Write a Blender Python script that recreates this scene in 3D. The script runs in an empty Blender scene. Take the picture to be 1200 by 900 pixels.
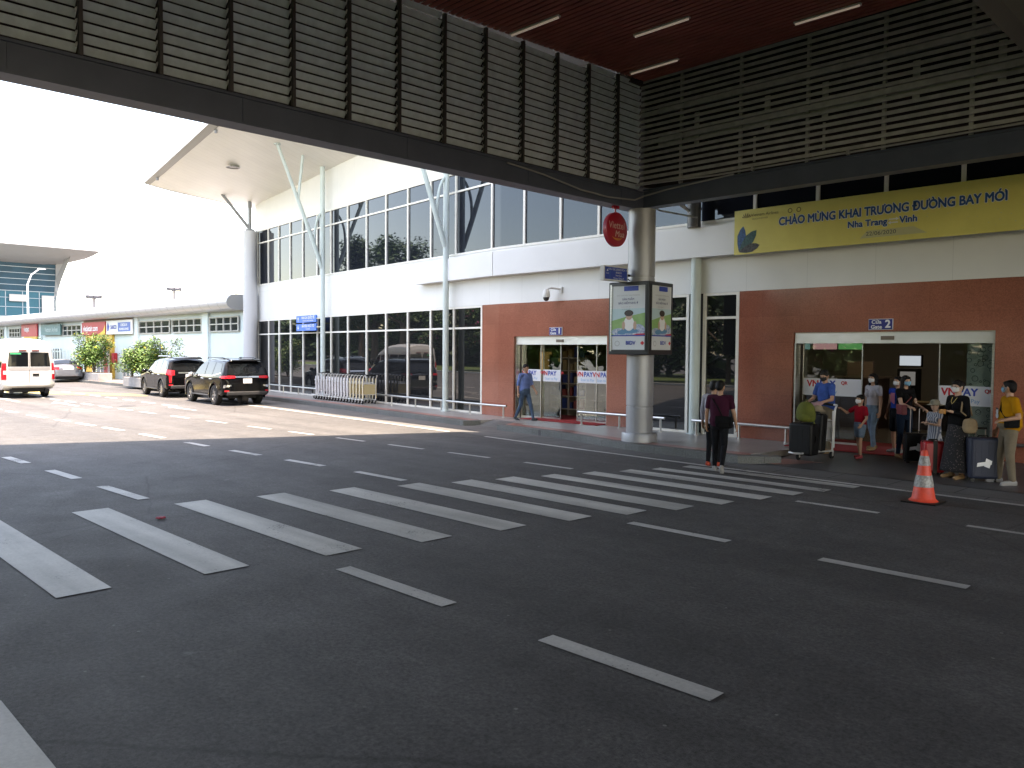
import bpy, bmesh, math, random
import numpy as np
from mathutils import Vector, Matrix
from mathutils.bvhtree import BVHTree
R = math.radians
rnd = random.Random(7)
scene = bpy.context.scene
col = scene.collection

# ------------------------------------------------------------------ camera, sky, sun, exposure
cam_d = bpy.data.cameras.new('camera')
cam = bpy.data.objects.new('camera', cam_d); col.objects.link(cam); scene.camera = cam
CH = 2.15
yaw, pitch, roll = R(45.22), R(-2.31), R(.43)
cy_, sy_, cp_, sp_ = math.cos(yaw), math.sin(yaw), math.cos(pitch), math.sin(pitch)
fw = Vector((-sy_*cp_, cy_*cp_, sp_)); rt = Vector((cy_, sy_, 0)); up = rt.cross(fw)
rt2 = rt*math.cos(roll)+up*math.sin(roll); up2 = up*math.cos(roll)-rt*math.sin(roll)
cam.matrix_world = Matrix(((rt2.x, up2.x, -fw.x, 0), (rt2.y, up2.y, -fw.y, 0), (rt2.z, up2.z, -fw.z, CH), (0, 0, 0, 1)))
cam_d.sensor_width = 36; cam_d.lens = 945/1200*36; cam_d.clip_end = 3000; cam_d.clip_start = .05

SUN = Vector((-.2, .1, -1)).normalized()
world = bpy.data.worlds.new('World'); scene.world = world; world.use_nodes = True
wn = world.node_tree; bg = wn.nodes['Background']
sky = wn.nodes.new('ShaderNodeTexSky'); sky.sky_type = 'NISHITA'; sky.sun_disc = False
sky.sun_elevation = math.asin(-SUN.z); sky.sun_rotation = math.atan2(-SUN.x, -SUN.y)
sky.air_density = 1.0; sky.dust_density = 1.2; sky.ozone_density = 1.0
wn.links.new(sky.outputs[0], bg.inputs[0]); bg.inputs[1].default_value = .15
sl = bpy.data.lights.new('sun', 'SUN'); sl.energy = 2.3; sl.angle = R(.6); sl.color = (1, .99, .98)
so = bpy.data.objects.new('sun', sl); col.objects.link(so); so.rotation_euler = SUN.to_track_quat('-Z', 'Y').to_euler(); so.location = (0, 0, 40)
scene.view_settings.view_transform = 'Standard'; scene.view_settings.look = 'None'
scene.view_settings.gamma = 1; scene.view_settings.use_white_balance = True; scene.view_settings.white_balance_temperature = 9100; scene.view_settings.white_balance_tint = 17; scene.view_settings.use_curve_mapping = False
scene.view_settings.exposure = 3.08
scene.render.engine = 'CYCLES'
try:
    scene.cycles.use_denoising = True
    scene.cycles.max_bounces = 10; scene.cycles.diffuse_bounces = 5; scene.cycles.glossy_bounces = 4
    scene.cycles.transparent_max_bounces = 12; scene.cycles.caustics_reflective = False; scene.cycles.caustics_refractive = False
except Exception: pass

# ------------------------------------------------------------------ helpers
def tag(o, label=None, cat=None, group=None, kind=None):
    if label: o['label'] = label
    if cat: o['category'] = cat
    if group: o['group'] = group
    if kind: o['kind'] = kind
    return o
def empty(name, loc=(0, 0, 0), rz=0.0, label=None, cat=None, group=None, kind=None):
    o = bpy.data.objects.new(name, None); col.objects.link(o)
    o.location = loc; o.rotation_euler = (0, 0, rz); o.empty_display_size = .2
    return tag(o, label, cat, group, kind)
def basis(o):
    m = Matrix.Translation(o.location) @ o.rotation_euler.to_matrix().to_4x4()
    return basis(o.parent) @ m if o.parent else m
def copy_tree(o, parent=None):
    c = o.copy(); col.objects.link(c)
    if parent: c.parent = parent
    for ch in list(o.children): copy_tree(ch, c)
    return c
class MB:
    def __init__(s): s.v = []; s.f = []; s.m = []; s.mi = 0
    def add(s, vs, fs):
        n = len(s.v); s.v += [tuple(v) for v in vs]; s.f += [tuple(i+n for i in f) for f in fs]; s.m += [s.mi]*len(fs); return s
    def hexa(s, p):   # 8 points: bottom 4 ccw, top 4
        return s.add(p, [(3, 2, 1, 0), (4, 5, 6, 7), (0, 1, 5, 4), (1, 2, 6, 5), (2, 3, 7, 6), (3, 0, 4, 7)])
    def box(s, x0, x1, y0, y1, z0, z1):
        return s.hexa([(x0, y0, z0), (x1, y0, z0), (x1, y1, z0), (x0, y1, z0), (x0, y0, z1), (x1, y0, z1), (x1, y1, z1), (x0, y1, z1)])
    def obox(s, c, ax, ay, az, hx, hy, hz):
        c = Vector(c); ax = Vector(ax).normalized(); ay = Vector(ay).normalized(); az = Vector(az).normalized()
        P = [c+ax*hx*i+ay*hy*j+az*hz*k for k in (-1, 1) for (i, j) in ((-1, -1), (1, -1), (1, 1), (-1, 1))]
        return s.hexa(P)
    def tube(s, pts, r, n=10, caps=True):
        pts = [Vector(p) for p in pts]; rs = r if isinstance(r, (list, tuple)) else [r]*len(pts)
        rings = []; prev = None
        for i, p in enumerate(pts):
            d = (pts[min(i+1, len(pts)-1)]-pts[max(i-1, 0)]).normalized()
            if prev is None:
                a = Vector((0, 0, 1)) if abs(d.z) < .9 else Vector((1, 0, 0)); u = d.cross(a).normalized()
            else:
                u = (prev-d*prev.dot(d)).normalized()
            prev = u; w = d.cross(u)
            rings.append([p+(u*math.cos(2*math.pi*k/n)+w*math.sin(2*math.pi*k/n))*rs[i] for k in range(n)])
        vs = [v for rg in rings for v in rg]; fs = []
        for i in range(len(pts)-1):
            for k in range(n):
                k2 = (k+1) % n; fs.append((i*n+k2, i*n+k, (i+1)*n+k, (i+1)*n+k2))
        if caps: fs.append(tuple(range(n))); fs.append(tuple(reversed([(len(pts)-1)*n+k for k in range(n)])))
        return s.add(vs, fs)
    def lathe(s, prof, c=(0, 0, 0), n=24, axis='z'):
        vs = []
        for (r, z) in prof:
            for k in range(n):
                a = 2*math.pi*k/n; p = (r*math.cos(a), r*math.sin(a), z)
                if axis == 'y': p = (p[0], p[2], -p[1])
                if axis == 'x': p = (p[2], p[0], p[1])
                vs.append((p[0]+c[0], p[1]+c[1], p[2]+c[2]))
        fs = []
        for i in range(len(prof)-1):
            for k in range(n):
                k2 = (k+1) % n; fs.append((i*n+k, i*n+k2, (i+1)*n+k2, (i+1)*n+k))
        return s.add(vs, fs)
    def ell(s, c, r, n=12, m=8, rot=None):
        c = Vector(c); vs = []; fs = []
        for i in range(1, m):
            t = math.pi*i/m
            for k in range(n):
                a = 2*math.pi*k/n; p = Vector((r[0]*math.sin(t)*math.cos(a), r[1]*math.sin(t)*math.sin(a), r[2]*math.cos(t)))
                if rot is not None: p = rot @ p
                vs.append(c+p)
        T = Vector((0, 0, r[2])); 
        if rot is not None: T = rot @ T
        vs += [c+T, c-T]; a = (m-1)*n
        for i in range(m-2):
            for k in range(n):
                k2 = (k+1) % n; fs.append((i*n+k, (i+1)*n+k, (i+1)*n+k2, i*n+k2))
        for k in range(n):
            k2 = (k+1) % n; fs.append((a, k, k2)); fs.append((a+1, (m-2)*n+k2, (m-2)*n+k))
        return s.add(vs, fs)
    def loft(s, secs, n=20):   # secs: (cx,cy,cz,rx,ry) horizontal ellipses from low to high, closed
        vs = []; fs = []
        for (x, y, z, a, b) in secs:
            for k in range(n):
                t = 2*math.pi*k/n; vs.append((x+a*math.cos(t), y+b*math.sin(t), z))
        for i in range(len(secs)-1):
            for k in range(n):
                k2 = (k+1) % n; fs.append((i*n+k, i*n+k2, (i+1)*n+k2, (i+1)*n+k))
        fs.append(tuple(reversed(range(n)))); fs.append(tuple((len(secs)-1)*n+k for k in range(n)))
        return s.add(vs, fs)
    def cap(s, p0, p1, r0, r1, n=12):    # tapered capsule
        p0 = Vector(p0); p1 = Vector(p1); d = (p1-p0)
        L = d.length; d = d.normalized(); pts = []; rs = []
        for i in (0, 1, 2, 3):
            a = math.pi/2*(i+.35)/3.35 if i else .12; pts.append(p0-d*r0*math.cos(a)); rs.append(r0*math.sin(a))
        for t in (.25, .5, .75): pts.append(p0.lerp(p1, t)); rs.append(r0+(r1-r0)*t)
        for i in (3, 2, 1, 0):
            a = math.pi/2*(i+.35)/3.35 if i else .12; pts.append(p1+d*r1*math.cos(a)); rs.append(r1*math.sin(a))
        return s.tube(pts, rs, n)
    def poly(s, pts): return s.add(pts, [tuple(range(len(pts)))])
    def prism(s, pts, h):  # pts 2D (x,y) ccw, h=(z0,z1)
        n = len(pts); vs = [(x, y, h[0]) for x, y in pts]+[(x, y, h[1]) for x, y in pts]
        fs = [tuple(reversed(range(n))), tuple(range(n, 2*n))]+[(i, (i+1) % n, n+(i+1) % n, n+i) for i in range(n)]
        return s.add(vs, fs)
    def ext(s, pts, d):  # extrude an arbitrary planar polygon (3D pts) by vector d
        n = len(pts); d = Vector(d); P = [Vector(p) for p in pts]
        return s.add(P+[p+d for p in P], [tuple(reversed(range(n))), tuple(range(n, 2*n))]+[(i, (i+1) % n, n+(i+1) % n, n+i) for i in range(n)])
    def grid(s, fn, nu, nv):
        vs = [fn(i/nu, j/nv) for i in range(nu+1) for j in range(nv+1)]
        fs = [(i*(nv+1)+j, (i+1)*(nv+1)+j, (i+1)*(nv+1)+j+1, i*(nv+1)+j+1) for i in range(nu) for j in range(nv)]
        return s.add(vs, fs)
    def build(s, name, mats, parent=None, smooth=False, bevel=0, local=False, fix=False, sub=0):
        me = bpy.data.meshes.new(name); me.from_pydata(s.v, [], s.f)
        mats = mats if isinstance(mats, (list, tuple)) else [mats]
        for m in mats: me.materials.append(m)
        if len(mats) > 1: me.polygons.foreach_set('material_index', s.m)
        o = bpy.data.objects.new(name, me); col.objects.link(o)
        if parent:
            o.parent = parent
            if not local: me.transform(basis(parent).inverted())
        if fix:
            bm = bmesh.new(); bm.from_mesh(me); bmesh.ops.recalc_face_normals(bm, faces=bm.faces); bm.to_mesh(me); bm.free()
        if smooth:
            me.polygons.foreach_set('use_smooth', [True]*len(me.polygons))
            if smooth != 'all':
                md = None
                try: me.set_sharp_from_angle(angle=R(38))
                except Exception: pass
        if bevel:
            b = o.modifiers.new('bevel', 'BEVEL'); b.width = bevel; b.segments = 2; b.limit_method = 'ANGLE'; b.angle_limit = R(40)
        if sub:
            b = o.modifiers.new('sub', 'SUBSURF'); b.levels = sub; b.render_levels = sub
        return o
def bake(o):
    """apply the modifiers of o into its mesh"""
    dg = bpy.context.evaluated_depsgraph_get(); ev = o.evaluated_get(dg)
    me = bpy.data.meshes.new_from_object(ev, preserve_all_data_layers=True, depsgraph=dg)
    o.modifiers.clear(); old = o.data; o.data = me; bpy.data.meshes.remove(old)
    me.name = o.name; return o

# ------------------------------------------------------------------ materials
MATS = {}
def mat(name, c=(.5, .5, .5), rough=.6, metal=0, var=0, vscale=3, bump=0, bscale=60, spec=.5, rvar=0, c2=None, coat=0, emit=None, es=0, ior=None, alpha=1, streak=None):
    if name in MATS: return MATS[name]
    m = bpy.data.materials.new(name); m.use_nodes = True; nt = m.node_tree; b = nt.nodes['Principled BSDF']; MATS[name] = m
    b.inputs['Base Color'].default_value = (*c, 1); b.inputs['Roughness'].default_value = rough; b.inputs['Metallic'].default_value = metal
    b.inputs['Specular IOR Level'].default_value = spec
    if ior: b.inputs['IOR'].default_value = ior
    if coat: b.inputs['Coat Weight'].default_value = coat; b.inputs['Coat Roughness'].default_value = .04
    if emit: b.inputs['Emission Color'].default_value = (*emit, 1); b.inputs['Emission Strength'].default_value = es
    tc = nt.nodes.new('ShaderNodeTexCoord')
    if var or c2 or rvar:
        mp = nt.nodes.new('ShaderNodeMapping'); nt.links.new(tc.outputs['Object'], mp.inputs[0])
        if streak: mp.inputs['Scale'].default_value = streak
        n = nt.nodes.new('ShaderNodeTexNoise'); n.inputs['Scale'].default_value = vscale; n.inputs['Detail'].default_value = 6; n.inputs['Roughness'].default_value = .6
        nt.links.new(mp.outputs[0], n.inputs[0])
        rp = nt.nodes.new('ShaderNodeValToRGB'); rp.color_ramp.elements[0].position = .32; rp.color_ramp.elements[1].position = .68
        a = c; d = c2 if c2 else tuple(max(0, x*(1-var)) for x in c); e = c if c2 else tuple(min(1, x*(1+var)) for x in c)
        rp.color_ramp.elements[0].color = (*d, 1); rp.color_ramp.elements[1].color = (*e, 1)
        nt.links.new(n.outputs[0], rp.inputs[0]); nt.links.new(rp.outputs[0], b.inputs['Base Color'])
        if rvar:
            mr = nt.nodes.new('ShaderNodeMapRange'); mr.inputs[3].default_value = max(0.02, rough-rvar); mr.inputs[4].default_value = rough+rvar
            mr.inputs[1].default_value = .3; mr.inputs[2].default_value = .7
            nt.links.new(n.outputs[0], mr.inputs[0]); nt.links.new(mr.outputs[0], b.inputs['Roughness'])
    if bump:
        n2 = nt.nodes.new('ShaderNodeTexNoise'); n2.inputs['Scale'].default_value = bscale; n2.inputs['Detail'].default_value = 4
        nt.links.new(tc.outputs['Object'], n2.inputs[0])
        bp = nt.nodes.new('ShaderNodeBump'); bp.inputs['Strength'].default_value = bump; bp.inputs['Distance'].default_value = .01
        nt.links.new(n2.outputs[0], bp.inputs['Height']); nt.links.new(bp.outputs[0], b.inputs['Normal'])
    return m
def nodes(m): return m.node_tree, m.node_tree.nodes['Principled BSDF']
def brickify(m, bw, bh, c1, c2, mortar, ms=.006, plane='xy', offset=0.5, speck=0, amp=(.82, 1.12)):
    """tile / panel joints in metres on a material"""
    nt, b = nodes(m); tc = nt.nodes.new('ShaderNodeTexCoord'); sx = nt.nodes.new('ShaderNodeSeparateXYZ'); cx = nt.nodes.new('ShaderNodeCombineXYZ')
    nt.links.new(tc.outputs['Object'], sx.inputs[0]); nt.links.new(sx.outputs['XYZ'.index(plane[0].upper())], cx.inputs[0]); nt.links.new(sx.outputs['XYZ'.index(plane[1].upper())], cx.inputs[1])
    br = nt.nodes.new('ShaderNodeTexBrick'); br.offset = offset; br.inputs['Scale'].default_value = 1; br.inputs['Brick Width'].default_value = bw; br.inputs['Row Height'].default_value = bh
    br.inputs['Mortar Size'].default_value = ms; br.inputs['Mortar Smooth'].default_value = .1; br.inputs['Color1'].default_value = (*c1, 1); br.inputs['Color2'].default_value = (*c2, 1); br.inputs['Mortar'].default_value = (*mortar, 1)
    nt.links.new(cx.outputs[0], br.inputs[0]); out = br.outputs[0]
    n = nt.nodes.new('ShaderNodeTexNoise'); n.inputs['Scale'].default_value = .9; n.inputs['Detail'].default_value = 7; nt.links.new(tc.outputs['Object'], n.inputs[0])
    mr = nt.nodes.new('ShaderNodeMapRange'); mr.inputs[1].default_value = .3; mr.inputs[2].default_value = .7; mr.inputs[3].default_value = amp[0]; mr.inputs[4].default_value = amp[1]
    nt.links.new(n.outputs[0], mr.inputs[0])
    mx = nt.nodes.new('ShaderNodeMix'); mx.data_type = 'RGBA'; mx.blend_type = 'MULTIPLY'; mx.inputs[0].default_value = 1
    nt.links.new(out, mx.inputs[6]); nt.links.new(mr.outputs[0], mx.inputs[7]); out = mx.outputs[2]
    if speck:
        n3 = nt.nodes.new('ShaderNodeTexNoise'); n3.inputs['Scale'].default_value = 55; n3.inputs['Detail'].default_value = 3; nt.links.new(tc.outputs['Object'], n3.inputs[0])
        m3 = nt.nodes.new('ShaderNodeMapRange'); m3.inputs[1].default_value = .35; m3.inputs[2].default_value = .65; m3.inputs[3].default_value = 1-speck; m3.inputs[4].default_value = 1+speck
        nt.links.new(n3.outputs[0], m3.inputs[0]); mz = nt.nodes.new('ShaderNodeMix'); mz.data_type = 'RGBA'; mz.blend_type = 'MULTIPLY'; mz.inputs[0].default_value = 1
        nt.links.new(out, mz.inputs[6]); nt.links.new(m3.outputs[0], mz.inputs[7]); out = mz.outputs[2]
    nt.links.new(out, b.inputs['Base Color']); return m

def asphalt():
    m = mat('asphalt', (.05, .05, .05), .82); nt, b = nodes(m); L = nt.links.new
    tc = nt.nodes.new('ShaderNodeTexCoord')
    def noise(s, d=5, r=.6, w=0):
        n = nt.nodes.new('ShaderNodeTexNoise'); n.inputs['Scale'].default_value = s; n.inputs['Detail'].default_value = d; n.inputs['Roughness'].default_value = r; n.inputs['Distortion'].default_value = w
        L(tc.outputs['Object'], n.inputs[0]); return n
    def ramp(src, p0, p1, c0, c1):
        r = nt.nodes.new('ShaderNodeValToRGB'); r.color_ramp.elements[0].position = p0; r.color_ramp.elements[1].position = p1
        r.color_ramp.elements[0].color = (*c0, 1); r.color_ramp.elements[1].color = (*c1, 1); L(src, r.inputs[0]); return r.outputs[0]
    def mul(a, c, t='MULTIPLY', f=1):
        x = nt.nodes.new('ShaderNodeMix'); x.data_type = 'RGBA'; x.blend_type = t; x.inputs[0].default_value = f; L(a, x.inputs[6]); L(c, x.inputs[7]); return x.outputs[2]
    big = ramp(noise(.35, 6, .65, .6).outputs[0], .3, .7, (.054, .052, .052), (.080, .078, .077))
    grain = ramp(noise(27, 9, .9).outputs[0], .38, .64, (.30, .30, .30), (1.85, 1.85, 1.85))
    mid = ramp(noise(4.5, 7, .72).outputs[0], .3, .72, (.74, .74, .74), (1.24, 1.24, 1.24))
    c = mul(mul(big, grain), mid)
    sx = nt.nodes.new('ShaderNodeMapping'); sx.inputs['Scale'].default_value = (.05, 1.1, 1); L(tc.outputs['Object'], sx.inputs[0])
    n = nt.nodes.new('ShaderNodeTexNoise'); n.inputs['Scale'].default_value = 1; n.inputs['Detail'].default_value = 4; L(sx.outputs[0], n.inputs[0])
    c = mul(c, ramp(n.outputs[0], .35, .65, (.80, .80, .80), (1.16, 1.16, 1.16)))
    spots = ramp(noise(3.1, 4, .55, .2).outputs[0], .70, .76, (0, 0, 0), (.05, .05, .05))     # pale scuffs
    v = nt.nodes.new('ShaderNodeTexVoronoi'); v.inputs['Scale'].default_value = 3.2; L(tc.outputs['Object'], v.inputs[0])
    gum = ramp(v.outputs['Distance'], .03, .05, (.11, .11, .105), (0, 0, 0))
    nz = noise(.5, 4, .6); mm_ = nt.nodes.new('ShaderNodeMix'); mm_.data_type = 'VECTOR'; mm_.inputs[0].default_value = .22; L(tc.outputs['Object'], mm_.inputs[4]); L(nz.outputs[1], mm_.inputs[5])
    vc = nt.nodes.new('ShaderNodeTexVoronoi'); vc.feature = 'DISTANCE_TO_EDGE'; vc.inputs['Scale'].default_value = .16; L(mm_.outputs[1], vc.inputs[0]); c = mul(c, ramp(vc.outputs[0], .0015, .004, (.62, .62, .62), (1, 1, 1)))
    pt = nt.nodes.new('ShaderNodeTexVoronoi'); pt.inputs['Scale'].default_value = .9; L(tc.outputs['Object'], pt.inputs[0]); c = mul(c, ramp(pt.outputs['Distance'], .05, .22, (.80, .80, .80), (1, 1, 1)))
    c = mul(c, spots, 'ADD'); c = mul(c, gum, 'ADD'); L(c, b.inputs['Base Color'])
    bp = nt.nodes.new('ShaderNodeBump'); bp.inputs['Strength'].default_value = .55; bp.inputs['Distance'].default_value = .006; L(noise(120, 3, .7).outputs[0], bp.inputs['Height']); L(bp.outputs[0], b.inputs['Normal'])
    rr = nt.nodes.new('ShaderNodeMapRange'); rr.inputs[3].default_value = .62; rr.inputs[4].default_value = .9; L(noise(1.3, 4).outputs[0], rr.inputs[0]); L(rr.outputs[0], b.inputs['Roughness'])
    return m
def paint(name, c, wear=.62, dark=(.07, .07, .068)):
    m = mat(name, c, .6); nt, b = nodes(m); L = nt.links.new; tc = nt.nodes.new('ShaderNodeTexCoord')
    n1 = nt.nodes.new('ShaderNodeTexNoise'); n1.inputs['Scale'].default_value = 1.4; n1.inputs['Detail'].default_value = 8; n1.inputs['Roughness'].default_value = .62
    n2 = nt.nodes.new('ShaderNodeTexNoise'); n2.inputs['Scale'].default_value = 38; n2.inputs['Detail'].default_value = 5; n2.inputs['Roughness'].default_value = .75
    L(tc.outputs['Object'], n1.inputs[0]); L(tc.outputs['Object'], n2.inputs[0])
    ad = nt.nodes.new('ShaderNodeMath'); ad.operation = 'ADD'; L(n1.outputs[0], ad.inputs[0]); L(n2.outputs[0], ad.inputs[1])
    r = nt.nodes.new('ShaderNodeValToRGB'); r.color_ramp.elements[0].position = wear; r.color_ramp.elements[1].position = wear+.03; e = r.color_ramp.elements.new(min(.99, wear+.22))
    hf = nt.nodes.new('ShaderNodeMath'); hf.operation = 'MULTIPLY'; hf.inputs[1].default_value = .5
    L(ad.outputs[0], hf.inputs[0]); L(hf.outputs[0], r.inputs[0])
    r.color_ramp.elements[0].color = (*dark, 1); r.color_ramp.elements[1].color = (*[x*.78 for x in c], 1); e.color = (*c, 1)
    mp = nt.nodes.new('ShaderNodeMapping'); mp.inputs['Scale'].default_value = (.25, 2.2, 1); n4 = nt.nodes.new('ShaderNodeTexNoise'); n4.inputs['Scale'].default_value = 1.1; n4.inputs['Detail'].default_value = 7; L(tc.outputs['Object'], mp.inputs[0]); L(mp.outputs[0], n4.inputs[0])
    r4 = nt.nodes.new('ShaderNodeMapRange'); r4.inputs[1].default_value = .3; r4.inputs[2].default_value = .62; r4.inputs[3].default_value = .62; r4.inputs[4].default_value = 1.05; L(n4.outputs[0], r4.inputs[0])
    x4 = nt.nodes.new('ShaderNodeMix'); x4.data_type = 'RGBA'; x4.blend_type = 'MULTIPLY'; x4.inputs[0].default_value = 1; L(r.outputs[0], x4.inputs[6]); L(r4.outputs[0], x4.inputs[7]); L(x4.outputs[2], b.inputs['Base Color'])
    return m
def glassy(name, tint=(1, 1, 1), refl=1.0, base=.02):
    m = bpy.data.materials.new(name); m.use_nodes = True; nt = m.node_tree; nt.nodes.clear(); MATS[name] = m
    o = nt.nodes.new('ShaderNodeOutputMaterial'); t = nt.nodes.new('ShaderNodeBsdfTransparent'); g = nt.nodes.new('ShaderNodeBsdfGlossy'); mx = nt.nodes.new('ShaderNodeMixShader'); f = nt.nodes.new('ShaderNodeFresnel')
    f.inputs[0].default_value = 1.52; t.inputs[0].default_value = (*tint, 1); g.inputs[1].default_value = 0.0; g.inputs[0].default_value = (.95, 1, .98, 1)
    mu = nt.nodes.new('ShaderNodeMath'); mu.operation = 'MULTIPLY_ADD'; mu.inputs[1].default_value = refl; mu.inputs[2].default_value = base; mu.use_clamp = True
    nt.links.new(f.outputs[0], mu.inputs[0]); nt.links.new(mu.outputs[0], mx.inputs[0]); nt.links.new(t.outputs[0], mx.inputs[1]); nt.links.new(g.outputs[0], mx.inputs[2]); nt.links.new(mx.outputs[0], o.inputs[0])
    return m
M_asph = asphalt()
M_zebra = paint('zebra_paint', (.56, .55, .51), .375)
M_line = paint('line_paint', (.60, .59, .56), .40)
M_yel = paint('yellow_paint', (.55, .42, .10), .43)
M_gut = mat('gutter_concrete', (.13, .125, .12), .8, bump=.3); brickify(M_gut, 1.0, 1.05, (.125, .12, .115), (.10, .098, .095), (.03, .03, .03), .012, speck=.2)
M_kerb = mat('kerb_granite', (.17, .18, .175), .55, bump=.15); brickify(M_kerb, .8, 3, (.12, .127, .124), (.10, .105, .10), (.06, .06, .06), .006, speck=.25)
M_redg = mat('red_granite', (.23, .10, .08), .32); brickify(M_redg, .6, 3, (.34, .13, .10), (.27, .11, .085), (.09, .06, .05), .005, speck=.3)
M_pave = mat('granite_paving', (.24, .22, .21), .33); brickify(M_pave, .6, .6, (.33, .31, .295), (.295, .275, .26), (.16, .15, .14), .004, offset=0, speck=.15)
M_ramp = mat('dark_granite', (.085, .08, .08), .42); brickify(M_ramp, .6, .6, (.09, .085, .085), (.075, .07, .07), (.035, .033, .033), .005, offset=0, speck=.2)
M_white = mat('white_panel', (.80, .78, .72), .45); brickify(M_white, 1.48, 5.0, (.72, .715, .69), (.71, .705, .68), (.56, .555, .54), .004, plane='xz', offset=0, amp=(.95, 1.03))
M_band = mat('white_band', (.68, .68, .68), .4, var=.03, vscale=.7)
M_red = mat('red_stone', (.36, .12, .075), .14); brickify(M_red, .9, .6, (.35, .120, .078), (.315, .105, .069), (.25, .085, .057), .003, plane='xz', offset=0, speck=.16)
M_mull = mat('mullion_white', (.78, .75, .68), .45)
M_glass = mat('dark_window_glass', (.012, .013, .014), .012, spec=.5, ior=1.6)
M_glassup = mat('sky_window_glass', (.012, .014, .02), .015, spec=.5, ior=1.52)
M_glassup.node_tree.nodes['Principled BSDF'].inputs['Specular Tint'].default_value = (.72, .86, 1, 1)
M_door = glassy('door_glass', (.84, .86, .845), .9, .0)
M_frost = mat('frosted_film', (.62, .78, .74), .35)
M_steel = mat('brushed_steel', (.55, .54, .52), .28, 1, var=.15, vscale=4, streak=(1, 1, 14))
M_foil = mat('wrinkled_steel', (.72, .71, .68), .3, .55, bump=.8, bscale=5)
M_silver = mat('silver_column', (.33, .34, .36), .42, .3, var=.06, vscale=2, bump=.05, bscale=3)
M_beam = mat('grey_beam', (.066, .080, .115), .5, var=.12, vscale=2.2, bump=.05, bscale=8)
M_lou = mat('louvre_metal', (.72, .80, .84), .42, .2, var=.12, vscale=6)
M_lou2 = mat('louvre_bar', (.40, .40, .40), .5, var=.2, vscale=5)
M_post = mat('louvre_post', (.05, .042, .04), .5)
M_brk = mat('bracket_metal', (.5, .5, .48), .35, .4)
M_ceil = mat('ceiling_slat', (.46, .125, .095), .5, var=.18, vscale=1.5)
M_ceilb = mat('ceiling_back', (.02, .009, .008), .8)
M_soff = mat('soffit_white', (.80, .76, .68), .55, var=.03, vscale=.6)
M_soffs = mat('soffit_panel', (.80, .77, .69), .5); brickify(M_soffs, .35, 9, (.82, .81, .77), (.80, .79, .75), (.70, .69, .65), .008, plane='xy', offset=.3, amp=(.96, 1.03))
M_roof = mat('roof_sheet', (.45, .45, .45), .5)
M_green = mat('pale_green_steel', (.52, .60, .58), .42, var=.06, vscale=2)
M_strut = mat('grey_strut', (.22, .23, .24), .45)
M_black = mat('black_plastic', (.008, .008, .008), .5, spec=.3)
M_blk2 = mat('black_fabric', (.006, .006, .007), .9, spec=.15, bump=.2, bscale=300)
M_chrome = mat('chrome', (.75, .75, .75), .12, 1)
M_wplas = mat('white_plastic', (.75, .75, .73), .4)
M_tube = mat('light_tube', (.85, .82, .80), .3, emit=(1, .93, .9), es=.018)  # slight emission added to brighten the unlit tubes
def flat(n, c, r=.5): return mat(n, c, r)
# ------------------------------------------------------------------ ground, road markings, pavement
def struct(mb, name, m, **k): return tag(mb.build(name, m, **k), kind='structure')
g = MB(); g.poly([(-600, -600, 0), (600, -600, 0), (600, 600, 0), (-600, 600, 0)]); struct(g, 'ground', M_asph)
KERB = [(-62, 16.6), (-44, 16.4), (-38, 16.9), (-31.5, 16.75), (-24.8, 16.15), (-17.4, 15.3), (-17.15, 15.75)]
KERB2 = [(-16.15, 15.75), (-15.9, 15.2), (-13.65, 14.95), (-11.6, 14.42), (-10.4, 14.2), (-8.0, 14.15), (-7.35, 14.65), (-7.2, 17.05)]
def band(p, w0, w1, z0, z1):
    """strip running beside polyline p between offsets w0..w1 to its left (towards +Y)"""
    b = MB(); P = [Vector((x, y)) for x, y in p]; N = []
    for i in range(len(P)):
        d = (P[min(i+1, len(P)-1)]-P[max(i-1, 0)]).normalized(); N.append(Vector((-d.y, d.x)))
    for i in range(len(P)-1):
        a0, a1 = P[i]+N[i]*w0, P[i]+N[i]*w1; b0, b1 = P[i+1]+N[i+1]*w0, P[i+1]+N[i+1]*w1
        b.hexa([(*a0, z0), (*b0, z0), (*b1, z0), (*a1, z0), (*a0, z1), (*b0, z1), (*b1, z1), (*a1, z1)])
    return b
b = band(KERB, 0, .26, 0, .15); b2 = band(KERB2[:-1], 0, .26, 0, .15); b.add(b2.v, b2.f); struct(b, 'kerb', M_kerb)
b = band(KERB, .262, .262+.33, .03, .152); b2 = band(KERB2[:-2], .262, .262+.33, .03, .152); b.add(b2.v, b2.f); struct(b, 'pavement_border', M_redg)
inner = lambda p: [(x, y+.4) for x, y in p]
b = MB()
b.prism([(x, y) for x, y in inner(KERB)]+[(-17.1, 21), (-62, 21)], (.02, .148))
b.prism([(-17.098, 16.25), (-16.2, 16.25), (-16.2, 17.9), (-17.098, 17.9)], (.02, .147))
b.prism([(x, y) for x, y in inner(KERB2[:-2])]+[(-7.6, 17.9), (-16.198, 17.9)], (.02, .148))
struct(b, 'pavement', M_pave)
b = MB(); b.poly([(-17.2, 15.6, .006), (-16.1, 15.6, .006), (-16.1, 16.3, .15), (-17.2, 16.3, .15)]); struct(b, 'dropped_kerb', M_kerb)
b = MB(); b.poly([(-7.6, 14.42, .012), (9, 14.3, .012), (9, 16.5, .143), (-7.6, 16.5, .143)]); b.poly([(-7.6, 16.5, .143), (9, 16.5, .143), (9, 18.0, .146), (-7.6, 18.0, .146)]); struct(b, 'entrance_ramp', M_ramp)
b = MB(); b.poly([(-7.55, 14.46, .02), (-7.35, 14.46, .02), (-6.7, 15.1, .064), (-7.5, 15.1, .064)]); struct(b, 'ramp_corner', M_redg)
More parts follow.
